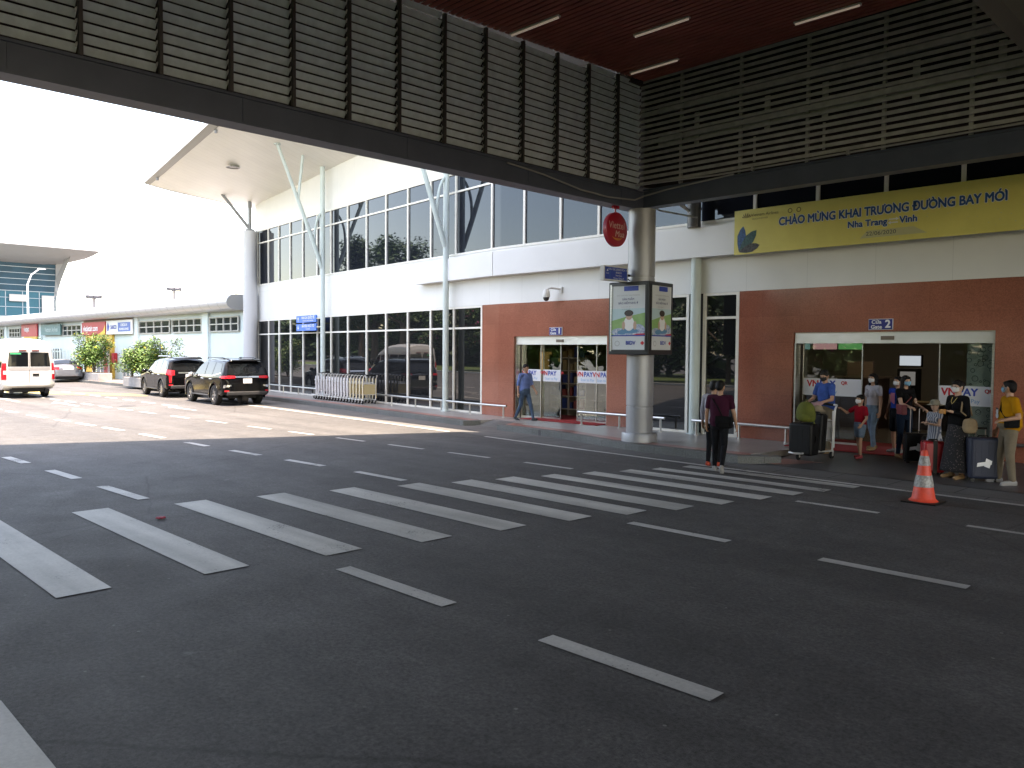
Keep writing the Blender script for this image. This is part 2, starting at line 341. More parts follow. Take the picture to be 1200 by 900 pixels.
def ys(pts, x):
    for (x0, y0), (x1, y1) in zip(pts, pts[1:]):
        if x0 <= x <= x1: return y0+(y1-y0)*(x-x0)/(x1-x0)
    return pts[-1][1] if x > pts[-1][0] else pts[0][1]
EDGE = [(-60, 14.9), (-27.4, 14.62), (-17.5, 13.98), (-12.4, 13.6), (-7.6, 13.36), (-3, 13.26), (12, 13.1)]
LB = [(-60, 6.0), (-29.2, 7.15), (-22, 7.6), (-17, 7.75), (-12, 8.05), (-6, 8.17), (12, 8.25)]
LA = [(-60, 3.0), (-18.2, 4.05), (-12, 4.33), (-3, 4.4), (12, 4.4)]
LC = [(-60, 9.6), (-29, 10.3), (-21.2, 10.62), (-15, 10.93), (-10, 11.17), (12, 11.1)]
b = MB(); n = 60
gut = [(-34+i*(46/n)) for i in range(n+1)]
for x0, x1 in zip(gut, gut[1:]):
    b.poly([(x0, ys(EDGE, x0)+.09, .004), (x1, ys(EDGE, x1)+.09, .004), (x1, 15.0 if x1 > -7 else 15.6+max(0, -x1-16)*.09, .004), (x0, 15.0 if x0 > -7 else 15.6+max(0, -x0-16)*.09, .004)])
struct(b, 'gutter_strip', M_gut)
b = MB()
for x0, x1 in zip(gut, gut[1:]):
    if -16.6 < x0 < -15.0: continue
    b.poly([(x0, ys(EDGE, x0)-.06, .008), (x1, ys(EDGE, x1)-.06, .008), (x1, ys(EDGE, x1)+.06, .008), (x0, ys(EDGE, x0)+.06, .008)])
struct(b, 'edge_line', M_line)
b = MB()
def dash(L, x0, x1, w=.075, z=.008): b.poly([(x0, ys(L, x0)-w, z), (x1, ys(L, x1)-w, z), (x1, ys(L, x1)+w, z), (x0, ys(L, x0)+w, z)])
for x0, x1 in ((-18.16, -16.95), (-15.7, -14.4), (-13.35, -11.8), (-6.75, -5.15), (-4.05, -2.6), (-20.6, -19.4), (-23, -21.8), (-25.6, -24.4), (-28.3, -27)): dash(LA, x0, x1, .085)
for x0, x1 in ((-29.2, -27.6), (-26.8, -25.85), (-25.15, -23.95), (-23.3, -22.1), (-20.95, -19.6), (-18.4, -17.35), (-16.3, -15.2), (-14.2, -13.0), (-12, -10.65), (-6.1, -4.72), (-3.65, -2.25), (-1.2, .2)): dash(LB, x0, x1)
for x0, x1 in ((-28.4, -27.2), (-26, -24.8), (-23.6, -22.4), (-21.2, -20.0), (-19.1, -18), (-17, -15.9), (-15, -13.8), (-13, -11.8), (-10.85, -9.67), (-5.35, -4.18), (-3.1, -1.9)): dash(LC, x0, x1, .055)
for k in range(9): dash(LC, -45.4+k*1.9, -44.3+k*1.9, .07); dash(LB, -45.8+k*1.8, -44.8+k*1.8, .08)
for k in range(7): x = -44+k*2.1; b.poly([(x, 12.2, .008), (x+1.1, 12.25, .008), (x+1.1, 12.4, .008), (x, 12.35, .008)])
struct(b, 'lane_dashes', M_line)
b = MB()   # arrow and giveway marks on the sunlit road
for (x, y, s) in ((-33.5, 9.6, 1), (-28.6, 12.0, .8), (-37.5, 8.6, 1.1), (-31.0, 6.0, .9)):
    b.poly([(x-1.2*s, y-.07, .0085), (x+1.0*s, y-.07, .0085), (x+1.0*s, y+.07, .0085), (x-1.2*s, y+.07, .0085)])
    b.poly([(x-1.2*s, y-.3*s, .0085), (x-1.2*s, y+.3*s, .0085), (x-2.0*s, y, .0085)])
struct(b, 'road_arrows', M_line)
ZL = [(-11.75, 2.15), (-11.46, 3.3), (-11.16, 4.5), (-10.93, 5.6), (-10.65, 6.68), (-10.3, 7.68), (-9.98, 8.62), (-9.74, 9.5), (-9.46, 10.32), (-9.18, 11.1), (-8.9, 11.82), (-8.66, 12.5), (-8.45, 13.1)]
ZR = [(-7.6, 2.5), (-7.45, 3.74), (-7.27, 4.95), (-7.06, 6.05), (-6.88, 7.1), (-6.68, 8.12), (-6.42, 8.97), (-6.15, 9.72), (-5.95, 10.46), (-5.76, 11.22), (-5.6, 11.92), (-5.42, 12.5), (-5.24, 13.18)]
b = MB()
for i, ((xl, yl), (xr, yr)) in enumerate(zip(ZL, ZR)):
    w = .45 if i < 8 else .36; 
    if i > 10: w = .28
    yl2 = yr+.02*(i < 1)
    b.poly([(xl, yr-w, .008), (xr, yr-w, .008), (xr, yr, .008), (xl, yr, .008)])
b.poly([(-5.6, 1.2, .008), (3, 1.2, .008), (3, .3, .008), (-5.6, .3, .008)][::-1])
struct(b, 'zebra_crossing', M_zebra)
b = MB(); b.poly([(-49, 9.6, .006), (-44.5, 9.4, .006), (-38.6, 13.1, .006), (-37.6, 14.1, .006), (-39.5, 14.1, .006)]); struct(b, 'yellow_hatching', M_yel)
b = MB(); b.lathe([(0, .012), (.28, .012), (.3, .006)], (-31.5, 11.0, 0), 20); tag(b.build('manhole_cover', mat('cast_iron', (.06, .055, .05), .6, .4, bump=.4, bscale=30)), 'round iron manhole cover in the sunlit part of the road', 'manhole')
b = MB()
for k in range(7):
    a = k*.9; b.ell((-10.29+.03*math.cos(a), 3.98+.03*math.sin(a), .022), (.035, .02, .012), 8, 5, Matrix.Rotation(a, 3, 'Z'))
tag(b.build('fallen_flower', flat('red_petal', (.35, .02, .05), .6), smooth=True), 'small crushed red flower lying on the second zebra stripe', 'flower')
# grass opposite (seen mirrored in the glass)
b = MB(); b.poly([(-140, -34, .012), (60, -34, .012), (60, -12, .012), (-20, -11, .012), (-140, -6, .012)]); tag(b.build('grass_verge', mat('grass', (.07, .11, .025), .9, var=.35, vscale=5, bump=.5, bscale=60)), kind='stuff')
b = MB(); b.prism([(-140, -6.2), (-20, -11.2), (60, -12.2), (60, -11.9), (-20, -10.9), (-140, -5.9)][::-1], (0, .13)); struct(b, 'verge_kerb', mat('verge_kerb_paint', (.5, .5, .46), .7, var=.1))
# hills far away
# ------------------------------------------------------------------ canopy over the drop-off
canopy = empty('entrance_canopy', (-10.9, 14.9, 0), label='dark grey louvred canopy with a red slatted ceiling spanning the drop-off road', cat='canopy')
def zc(x, y): return 8.15+.033*(y-14.9)+.01*(x+11)
XI, YI = -10.9, 14.9
YS = -18.0; XE2 = 15  # south and east reach of the unseen canopy, set to shape the light
# edge beams: web, flanges
b = MB(); x0, x1 = XI-.3, XI
b.box(x0+.10, x1-.0, YS, YI+.32, 5.37, 5.70); b.box(x0-.03, x1+.03, YS, YI+.30, 5.33, 5.368); b.box(x0, x1+.025, YS, YI-.003, 5.702, 5.74)
for k in range(7): b.box(x1, x1+.012, 14.2-k*2.9-.09, 14.2-k*2.9, 5.37, 5.70)
b.build('edge_beam', M_beam, canopy)
b = MB(); b.box(XI+.02, XE2, YI+.0, YI+.2, 5.42, 5.745); b.box(XI+.034, XE2, YI-.03, YI+.26, 5.38, 5.418); b.box(XI+.028, XE2, YI-.03, YI+.23, 5.747, 5.785)
b.build('edge_beam', M_beam, canopy)
b = MB(); b.tube([(XI+.1, 14.5, 5.82), (-9, YI-.06, 5.83), (-3, YI-.06, 5.83), (8, YI-.06, 5.83)], .022, 8); b.tube([(XI+.05, 10.6, 5.66), (XI+.05, 11.6, 5.60), (XI+.05, 12.7, 5.47), (XI+.06, 13.6, 5.44), (XI+.08, 14.5, 5.50), (XI+.1, 14.8, 5.62), (-10.2, YI-.05, 5.70), (-8.6, YI-.05, 5.79)], .018, 8)
for x in (-9.9, -8.2, -6.3): b.box(x, x+.05, YI-.10, YI-.03, 5.79, 5.87)
b.build('conduit', flat('grey_conduit', (.3, .3, .3), .4), canopy, smooth=True)
# left louvre wall: posts and panels of blades every 0.967 m
def louvre_panel(y0, y1):
    b = MB(); z = 5.80
    while z < zc(XI, y1)-.05:
        # blade: top edge inward, bottom edge outward
        P = [(XI-.10, z), (XI-.030, z+.086), (XI-.018, z+.080), (XI-.088, z-.006)]
        b.ext([(x, y0+.02, zz) for x, zz in P], (0, y1-y0-.045, 0)); z += .14
    return b
flat_back = mat('backing_brown', (.035, .022, .02), .8)
M_l = [M_lou, M_brk, M_ceilb]
ypos = [3.3+.967*k for k in range(12)]
ally = [ypos[0]-.967*k for k in range(21, 0, -1)]+ypos+[14.86]
for i, (a, c) in enumerate(zip(ally, ally[1:])):
    b = louvre_panel(a, c); zt = zc(XI, a); b.mi = 2; b.box(XI-.17, XI-.165, a, c, 5.76, zt-.02); b.mi = 0  # dark sheet added behind the blades so the gaps look shaded
    if a > 0:
        b.mi = 1; z = 5.88
        while z < zt-.12:
            y = c-.028 if c < 14.8 else c+.5
            if c < 14.8: b.ext([(XI-.005, y, z-.022), (XI-.005, y, z+.02), (XI+.018, y, z+.02)], (0, -.014, 0)); b.ext([(XI+.002, y-.012, z-.04), (XI+.022, y-.012, z+.006), (XI+.026, y-.012, z), (XI+.006, y-.012, z-.046)], (0, -.02, 0))
            z += .14
    b.build('louvre_panel', M_l, canopy)
    if c < 14.8:
        p = MB(); p.box(XI-.03, XI+.05, c-.022, c+.022, 5.742, zc(XI, c)-.004); p.build('louvre_post', M_post, canopy)
b = MB(); b.box(XI-.06, XI+.03, YS, 14.9, zc(XI, 9)-.28, zc(XI, 9)-.10) if False else None
# right louvre wall: horizontal bars with wider rails and dark posts behind
b = MB(); z = 5.88; k = 0
while z < 8.15:
    wide = k in (7, 12)
    b.box(XI-.06, XE2, YI-.035, YI-.012, z, z+(.066 if not wide else .10))
    b.add([(XI-.06, YI-.012, z+.03), (XE2, YI-.012, z+.03), (XE2, YI+.03, z+.06), (XI-.06, YI+.03, z+.06)], [(0, 1, 2, 3)])
    z += .125; k += 1
b.build('louvre_bars', M_lou2, canopy)
b = MB()
for x in [XI+.9+1.42*k for k in range(18)]:
    b.box(x, x+.06, YI+.07, YI+.13, 5.79, zc(x, YI)); 
    if rnd.random() < .55:
        q = x+rnd.uniform(.3, .8); b.box(q, q+.12, YI+.06, YI+.075, 6.6, 7.25)
    if rnd.random() < .5:
        q = x+rnd.uniform(.3, .9); b.box(q, q+.05, YI+.062, YI+.077, 6.0, 6.5)
b.box(XI+.3, XE2, YI+.14, YI+.18, 6.75, 6.93); b.box(XI+.3, XE2, YI+.14, YI+.18, 7.42, 7.58)
b.build('louvre_frame', M_lou2, canopy)
b = MB(); b.box(XI-.7, XE2, YI+.5, YI+.52, 5.85, 8.25); b.box(XI-.32, XI+.02, YI+.02, YI+.49, 5.85, 8.6); b.box(XI-.3, XI-.0, YI-.5, YI+.018, 8.07, 8.6); b.build('added_dark_backing', flat_back, canopy)  # added dark sheets that stop sky showing through the bars and corner
b = MB(); b.box(XI+.4, XI+1.2, YI+.2, YI+.4, 6.55, 6.72); b.tube([(XI+1.2+.25*i, YI+.25, 6.55+(.17 if i % 2 else 0)) for i in range(9)], .015, 6); b.tube([(XI+1.0, YI+.25, 6.54), (XI+3.4, YI+.25, 6.54)], .02, 6); b.tube([(XI+1.0, YI+.25, 6.73), (XI+3.4, YI+.25, 6.73)], .02, 6)
b.build('lattice_brace', M_post, canopy)
b = MB(); b.box(XI, XE2, YS-.3, YS, 5.36, 5.72); b.build('edge_beam', M_beam, canopy)  # unseen south beam and louvres, added to block light from behind the camera
b = MB(); z = 5.80
while z < 7.9: b.add([(XI, YS-.03, z+.10), (XE2, YS-.03, z+.10), (XE2, YS-.14, z-.03), (XI, YS-.14, z-.03)], [(0, 1, 2, 3)]); z += .12
b.build('louvre_bars', M_lou2, canopy)
# ceiling: long slats parallel to the facade under a dark backing
def ceil_slats(xa, xb, ya, yb, dz=0):
    b = MB(); y = ya; 
    while y < yb:
        w = .10; za, zb = zc(xa, y)+dz, zc(xb, y)+dz
        b.hexa([(xa, y, za), (xb, y, zb), (xb, y+w, zb), (xa, y+w, za), (xa, y, za+.018), (xb, y, zb+.018), (xb, y+w, zb+.018), (xa, y+w, za+.018)])
        y += .15
    return b
b = ceil_slats(XI+.06, XE2, YS, YI-.05)
b.build('slatted_ceiling', M_ceil, canopy)
b = MB(); b.poly([(XI-.0, YS, zc(XI, YS)+.08), (XE2, YS, zc(XE2, YS)+.08), (XE2, 17.1, zc(XE2, 17.1)+.08), (XI, 17.1, zc(XI, 17.1)+.08)]); b.build('ceiling_backing', M_ceilb, canopy)
b = MB(); OE = [(XI-.4, 17.15), (XI-.6, 15.4), (-14.4, 13.3), (-16.6, 8.6), (-18.9, 3.6), (-21.0, -2), (-22.5, -9)]  # unseen roof corner cut back so more sky light reaches gate one
for (xa, ya), (xb, yb) in zip(OE, OE[1:]):
    b.hexa([(xb, yb, 8.35), (XI-.02, yb, zc(XI, yb)+.12), (XI-.02, ya, zc(XI, ya)+.12), (xa, ya, 8.45), (xb, yb, 8.5), (XI-.02, yb, 8.85), (XI-.02, ya, 8.85), (xa, ya, 8.6)])
b.hexa([(XI, YS-1, 8.3), (XE2+1, YS-1, 8.9), (XE2+1, 17.15, 9.2), (XI, 17.15, 8.5), (XI, YS-1, 8.9), (XE2+1, YS-1, 9.4), (XE2+1, 17.15, 9.4), (XI, 17.15, 8.9)])
b.build('canopy_roof', mat('canopy_roof_metal', (.25, .25, .25), .55), canopy)
b = MB(); b.box(-3.2, -2.95, YS, YI-.04, 6.5, 6.54); b.box(-3.09, -3.06, YS, YI-.04, 6.54, 8.05); b.build('cross_beam', mat('olive_beam', (.13, .13, .11), .5), canopy)
b = MB(); b.box(7.0, 7.25, YS, YI-.04, 6.5, 6.54); b.box(7.1, 7.13, YS, YI-.04, 6.54, 8.05); b.build('cross_beam', MATS['olive_beam'], canopy)
# columns
CX, CY = -10.87, 14.85
def column(x, y, gz):
    b = MB(); b.lathe([(.30, gz+.20), (.30, .93), (.288, .935), (.288, .955), (.302, .96), (.302, 3.80), (.288, 3.805), (.288, 3.84), (.302, 3.845), (.302, 5.05), (.302, 5.33), (0, 5.33)], (x, y, 0), 40)
    o = b.build('column', M_silver, canopy, smooth=True)
    b = MB(); b.lathe([(0, gz), (.40, gz), (.40, gz+.17), (.385, gz+.2), (.29, gz+.2)], (x, y, 0), 40); b.build('column_base', M_silver, o, smooth=True)
    return o
column(CX, CY, .15); column(CX, YS+.5, 0)
column(8, CY, .05)
b = MB(); b.box(CX-.28, CX-.06, CY-.312, CY-.30, 5.1, 5.2); 
# fluorescent tubes
for (x0, y) in ((-10.78, 10.6), (-9.3, 12.38), (-10.65, 14.06), (-7.0, 14.1), (-6.0, 12.3), (-5.5, 10.5)):
    z = zc(x0, y)-.05; t = empty('ceiling_light', (x0+.6, y, z), label={(-10.78): 'thin white tube light on the red ceiling nearest the long left louvre wall', (-9.3): 'thin white tube light on the red ceiling, top centre of the photo', (-10.65): 'thin white tube light on the ceiling closest to the corner of the two louvre walls', (-7.0): 'thin white tube light at the upper right where the red ceiling meets the right louvres'}.get(x0, 'thin white tube light on the red slatted ceiling out of view'), cat='ceiling light', group='tube lights on the red ceiling')
    if y < 13 and x0 > -8: bpy.data.objects.remove(t); continue
    b = MB(); b.box(x0, x0+1.2, y-.035, y+.035, z+.015, z+.045); b.build('batten', M_wplas, t)
    b = MB(); b.tube([(x0+.02, y, z), (x0+1.18, y, z)], .016, 8); b.build('tube', M_tube, t, smooth=True)

# ------------------------------------------------------------------ terminal building
KX, KS = -18.0, .105
def FP(X, d, z):
    if X > KX: return (X, 17.3-d, z)
    nx, ny = -KS, -1; L = math.hypot(nx, ny)
    return (X+nx/L*d, 17.3-KS*(X-KX)+ny/L*d, z)
def fbox(b, X0, X1, d0, d1, z0, z1):
    if X0 < KX < X1: fbox(b, X0, KX, d0, d1, z0, z1); fbox(b, KX, X1, d0, d1, z0, z1); return b
    e = -1e-6 if X1 <= KX else 1e-6
    A = (X0+(e if X0 == KX else 0)); B = X1+(e if X1 == KX else 0)
    return b.hexa([FP(A, d1, z0), FP(B, d1, z0), FP(B, d0, z0), FP(A, d0, z0), FP(A, d1, z1), FP(B, d1, z1), FP(B, d0, z1), FP(A, d0, z1)])
term = empty('terminal_building', (-20, 20, 0), label='long white airport terminal with two rows of dark windows and red stone around its gates', cat='building')
XR = 12.0; XL = -37.6
b = MB(); fbox(b, XL, XR, -.25, 0, 3.61, 5.30); fbox(b, XL, XR, -.25, 0, 8.03, 12.2); fbox(b, XL-.12, XL, -6, 0, .14, 12.2)
b.build('wall', M_white, term)
b = MB(); fbox(b, XL, XR, -14, -.26, 8.2, 9.2); fbox(b, XL, XR, -14, -.26, 3.8, 5.0); b.build('floor_slab', flat('dark_interior', (.05, .05, .05), .8), term)
b = MB(); fbox(b, -22.4, XR, 0.0, .30, 4.46, 5.18); b.build('fascia_band', M_band, term)
b = MB()
fbox(b, -18.86, -17.35, -.30, .02, .14, 3.61); fbox(b, -17.35, -13.76, -.30, .02, 2.60, 3.61); fbox(b, -13.76, -12.9, -.30, .02, .14, 3.61)
b.build('stone_cladding', M_red, term); b = MB()
fbox(b, -9.80, -8.46, -.36, .02, .14, 3.61); fbox(b, -8.46, -4.42, -.36, .02, 2.62, 3.61); fbox(b, -4.42, XR, -.36, .02, .14, 3.61)
b.build('stone_cladding', M_red, term)
# windows
def window(Xs, zb, zt, zm, gm, glassd=-.02, name='window'):
    for a, c in zip(Xs, Xs[1:]):
        gl = MB(); fbox(gl, a+.03, c-.03, glassd-.02, glassd, zb+.02, zt-.02)
        w = gl.build(name, gm, term)
        f = MB(); r = .038
        fbox(f, a-r, a+r, -.05, .03, zb, zt)
        fbox(f, c-r+.001, c+r+.001, -.05, .029, zb+.001, zt-.001) if c == Xs[-1] else None
        for z in (zb, zm, zt-.06): fbox(f, a+r, c-r, -.045, .026, z, z+.06)
        f.build('window_frame', M_mull, w)
LW = [-37.4, -35.9, -34.5, -33.1, -31.7, -30.3, -29.45, -27.95, -26.4, -24.9, -23.35, -21.85, -20.45, -20.1, -18.9]
LW = [-37.45, -36.1, -34.85, -33.55, -32.2, -30.75, -29.45, -27.95, -26.4, -24.9, -23.35, -21.85, -20.45, -18.9]
window(LW, .15, 3.60, 2.87, M_glass)
window([-12.86, -11.22], .15, 3.60, 2.97, M_glass); window([-10.74, -9.84], .15, 3.60, 2.97, M_glass)
b = MB(); fbox(b, -11.19, -10.77, -.2, -.08, .15, 3.62); b.build('reveal', M_black, term)
UW = [-37.45, -36.1, -34.85, -33.55, -32.2, -30.75, -29.45, -27.95, -26.4, -24.9, -23.35, -21.85, -20.35, -18.4, -16.95, -15.5, -14.1, -12.65, -11.15, -9.45, -7.95, -6.5, -5.05, -3.6, -2.15, -.7]
window(UW, 5.30, 8.02, 7.35, M_glassup)
b = MB(); fbox(b, -.66, XR, -.2, -.02, 5.30, 8.03); b.build('blank_panel', M_black, term)
# green steel pillars with branching struts
def soff(X, Y):
    zw = 9.33+.045*(X+37.5); yw = FP(X, 0, 0)[1]
    ze = 10.1+.105*(X+40.3) if X < -30.9 else 11.09+.06*(X+30.9); ye = 14.95+(-.09)*(X+40.3) if X < -30.9 else 14.1-.05*(X+30.9)
    return zw+(ze-zw)*max(-.1, (yw-Y)/(yw-ye))
def pillar(X, z1, r=.11, d=.20, ends=(.15,)):
    p = FP(X, d, 0); b = MB(); b.tube([(p[0], p[1], .15), (p[0], p[1], z1)], r, 16); b.lathe([(r+.06, .15), (r+.06, .17), (r, .18)], (p[0], p[1], 0), 16)
    return b.build('pillar', M_green, term, smooth=True)
for X in (-29.62, -20.5):
    p = FP(X, .3, 0); zt = soff(p[0], p[1]); pl = pillar(X, zt-.02, .10, .3)
    def arc(P, n=10):   # quadratic bezier
        P = [Vector(q) for q in P]; return [P[0]*(1-t)**2+P[1]*2*t*(1-t)+P[2]*t*t for t in [i/n for i in range(n+1)]]
    y = p[1]; x = p[0]
    s = MB(); e = (x-.2, y-1.95, 0); ze = soff(e[0], e[1]); main = [(x, y-.05, 5.6), (x-.03, y-.45, 6.7), (x-.2, y-1.95, ze-.02)]
    s.tube(main, [.085, .085, .065], 12); s.lathe([(0, ze-.06), (.14, ze-.06), (.14, ze-.03), (0, ze-.03)], (e[0], e[1], 0), 12); s.build('strut', M_green, pl, smooth=True)
    m = Vector(main[1]).lerp(Vector(main[2]), .42); s = MB(); zz = soff(x, y-.95); s.tube(arc([m, (x-.05, y-1.0, m.z+.9), (x-.02, y-.9, zz-.02)]), .055, 10); s.build('strut', M_green, pl, smooth=True)
    m = Vector(main[0]).lerp(Vector(main[1]), .8); s = MB(); s.tube(arc([m, (x+.02, y-.42, m.z+.95), (x, y-.08, m.z+1.35)]), .05, 10); s.build('strut', M_green, pl, smooth=True)
pillar(-10.93, 4.47, .125, .12)
p = FP(-11.5, .3, 0)
b = MB(); b.tube([(-10.9, 17.0, 5.18), (-10.9, 17.0, 8.8)], .16, 20); b.build('pillar', flat('dark_round_pillar', (.10, .10, .10), .45), term, smooth=True)
b = MB()
for q in ((-.35, 0), (.35, .1)): b.tube([(-10.9, 16.95, 5.5), (-11.25+q[0]*.2, 16.4, 5.95), (-11.9+q[0], 15.5, 5.95+q[1])], .03, 8)
b.tube([(-10.75, 16.9, 5.4), (-11.35, 16.2, 5.55), (-11.4, 15.4, 5.75)], .022, 8)
b.build('pipework', flat('pale_pipe', (.4, .4, .38), .4), term, smooth=True)
# round corner column with strut at the left end
pc = (-37.45, 18.93)
b = MB(); b.lathe([(.34, .14), (.34, 1.2), (.33, 1.205), (.33, 1.22), (.34, 1.225), (.34, 2.7), (.33, 2.705), (.33, 2.72), (.34, 2.725), (.34, 4.2), (.33, 4.205), (.33, 4.22), (.34, 4.225), (.34, 5.7), (.33, 5.705), (.33, 5.72), (.34, 5.725), (.34, 7.95), (0, 7.95)], (*pc, 0), 28)
cc = b.build('corner_column', flat('pale_grey_cladding', (.52, .52, .53), .45), term, smooth=True)
b = MB(); b.lathe([(0, 7.95), (.22, 7.95), (.22, 8.05), (0, 8.05)], (*pc, 0), 16); b.tube([(pc[0], pc[1], 7.95), (pc[0], pc[1], 9.4)], .09, 12); b.tube([(pc[0], pc[1], 8.05), (-37.95, 17.75, soff(-37.95, 17.75))], [.08, .07], 12); b.build('strut', M_strut, cc, smooth=True)
# swept roof over the terminal front
LE = [(-40.3, 14.95), (-39.9, 15.8), (-39.4, 16.8), (-39.05, 17.9), (-38.85, 19.0), (-38.8, 20.5), (-38.8, 26)]
def zedge(t):  # left edge height
    return [10.1, 9.86, 9.66, 9.50, 9.38, 9.33, 9.4][t]
xs = [-40.3, -38, -36.3, -34, -30.9, -26, -20, -14, -8, 0, 12]
b = MB(); nv = 8; G = []
for i, X in enumerate(xs):
    row = []
    for j in range(nv+1):
        t = j/nv; ye = 14.95-.09*(X+40.3) if X < -30.9 else 14.1-.05*(X+30.9); yw = 20.5
        y = ye+(yw-ye)*t
        if i == 0:
            k = t*5; k0 = min(4, int(k)); fr = k-k0
            x = LE[k0][0]+(LE[k0+1][0]-LE[k0][0])*fr; y = LE[k0][1]+(LE[k0+1][1]-LE[k0][1])*fr; z = zedge(k0)+(zedge(k0+1)-zedge(k0))*fr
        else:
            x = X+(max(0, (-36.3-X))*.45*t if X < -36.3 else 0); z = soff(max(X, -39.5), y) if t < .8 else soff(max(X, -39.5), y)
        row.append((x, y, z))
    G.append(row)
vs = [p for r in G for p in r]; fs = [(i*(nv+1)+j, i*(nv+1)+j+1, (i+1)*(nv+1)+j+1, (i+1)*(nv+1)+j) for i in range(len(xs)-1) for j in range(nv)]
b.add(vs, fs); soffit = b.build('soffit', M_soffs, term, smooth='all')
b = MB(); topz = lambda p: p[2]+.28
edge = [G[i][0] for i in range(len(xs)-1, -1, -1)]+[G[0][j] for j in range(1, nv+1)]
for p, q in zip(edge, edge[1:]):
    h0, h1 = .2, .2
    b.add([p, q, (q[0], q[1], q[2]+h1), (p[0], p[1], p[2]+h0)], [(0, 1, 2, 3)])
vs = [(p[0], p[1], p[2]+.2+(.5 if j > 0 else 0)*min(1, j/3)) for r in G for j, p in enumerate(r)]
b.add(vs, [tuple(reversed(f)) for f in fs])
b.build('roof', flat('roof_edge_grey', (.42, .42, .42), .5), term, fix=False)
b = MB(); b.lathe([(.30, -.03), (.24, -.03), (.22, 0)], (-34.0, 16.4, soff(-34, 16.4)-.07), 20); b.lathe([(0, -.005), (.235, -.005)], (-34.0, 16.4, soff(-34, 16.4)-.07), 20); b.build('downlight', flat('lamp_recess', (.25, .23, .2), .5), soffit)
b = MB(); fr_ = [r[0] for r in G]; inn = [tuple(Vector(r[0]).lerp(Vector(r[1]), .40)) for r in G]
for i in range(len(G)-1): q = [fr_[i], fr_[i+1], inn[i+1], inn[i]]; b.poly([(x, y, z-.012) for x, y, z in q])
for j in range(nv-1): q = [G[0][j], G[0][j+1], tuple(Vector(G[0][j+1])+Vector((.07, 0, 0))), tuple(Vector(G[0][j])+Vector((.07, 0, 0)))]; b.poly([(x, y, z-.014) for x, y, z in q])
b.build('soffit_trim', flat('trim_grey', (.34, .335, .32)), soffit)
for (x, y) in ((-38.9, 15.05), (-31.5, 14.5)):
    b = MB(); b.tube([(x, y, soff(x, y)-.14), (x, y, soff(x, y)-.02)], .06, 8); b.build('spotlight', M_strut, soffit)
# gates: recessed sliding glass doors
def text(s, size, m, origin, right, upv, parent, align='CENTER', off=.004, name='lettering', bold=.0, scale_x=1, bev=0, shear=0, fit=None):
    cu = bpy.data.curves.new(name, 'FONT'); cu.body = s; cu.size = size; cu.align_x = align; cu.align_y = 'CENTER';  cu.fill_mode = 'FRONT'; cu.shear = shear; cu.resolution_u = 3
    if bev: cu.extrude = bev
    o = bpy.data.objects.new(name, cu); col.objects.link(o)
    bpy.context.view_layer.update(); me = bpy.data.meshes.new_from_object(o.evaluated_get(bpy.context.evaluated_depsgraph_get()))
    bpy.data.objects.remove(o); r = Vector(right).normalized(); u = Vector(upv).normalized(); n = r.cross(u)
    O = Vector(origin)+n*off
    V = np.empty(len(me.vertices)*3, 'f'); me.vertices.foreach_get('co', V); V = V.reshape(-1, 3)
    if fit and len(V): scale_x = fit/(V[:, 0].max()-V[:, 0].min()+2*bold)
    if bold and len(V):
        F = [tuple(q.vertices) for q in me.polygons]; nv = len(V); vs = []; fs = []
        K = 10 if bold > .009 else 6
        for k in range(K+1):
            a = 2*math.pi*k/K; rr = 0 if k == K else bold
            vs += [(x+rr*math.cos(a), y+rr*math.sin(a), k*.00012) for x, y, _ in V.tolist()]; fs += [tuple(i+k*nv for i in f) for f in F]
        bpy.data.meshes.remove(me); me = bpy.data.meshes.new(name); me.from_pydata(vs, [], fs)
    me.transform(Matrix(((r.x*scale_x, u.x, n.x, O.x), (r.y*scale_x, u.y, n.y, O.y), (r.z*scale_x, u.z, n.z, O.z), (0, 0, 0, 1))))
    if parent: me.transform(basis(parent).inverted())
    me.materials.clear(); me.materials.append(m); o = bpy.data.objects.new(name, me); me.name = name; col.objects.link(o); o.parent = parent
    return o
T_red = flat('print_red', (.60, .02, .03)); T_blue = flat('print_blue', (.02, .06, .35)); T_lb = flat('print_light_blue', (.10, .35, .62)); T_wh = flat('print_white', (.8, .8, .8)); T_blk = flat('print_black', (.02, .02, .02)); T_grey = flat('print_grey', (.35, .35, .37)); T_yel = flat('print_yellow', (.75, .45, .04))
M_dec = flat('decal_white', (.72, .73, .76), .35)
RX, UZ = (1, 0, 0), (0, 0, 1)
def decal(door, x0, x1, z0, z1, y, words):
    b = MB(); b.box(x0, x1, y-.006, y-.001, z0, z1); d = b.build('decal_strip', M_dec, door)
    for (x, scan) in words:
        h = (z1-z0)
        text('VN', h*.52, T_red, (x-.13, y-.007, z0+h*.68), RX, UZ, d, 'RIGHT', bold=.008, off=.002); text('PAY', h*.52, T_blue, (x-.11, y-.007, z0+h*.68), RX, UZ, d, 'LEFT', bold=.008, off=.002)
        text('QR', h*.26, T_red, (x+.37, y-.007, z0+h*.76), RX, UZ, d, 'LEFT', bold=.004, off=.002); text('Scan to Pay', h*.30, T_lb, (x+.02, y-.007, z0+h*.24), RX, UZ, d, 'CENTER', off=.002)
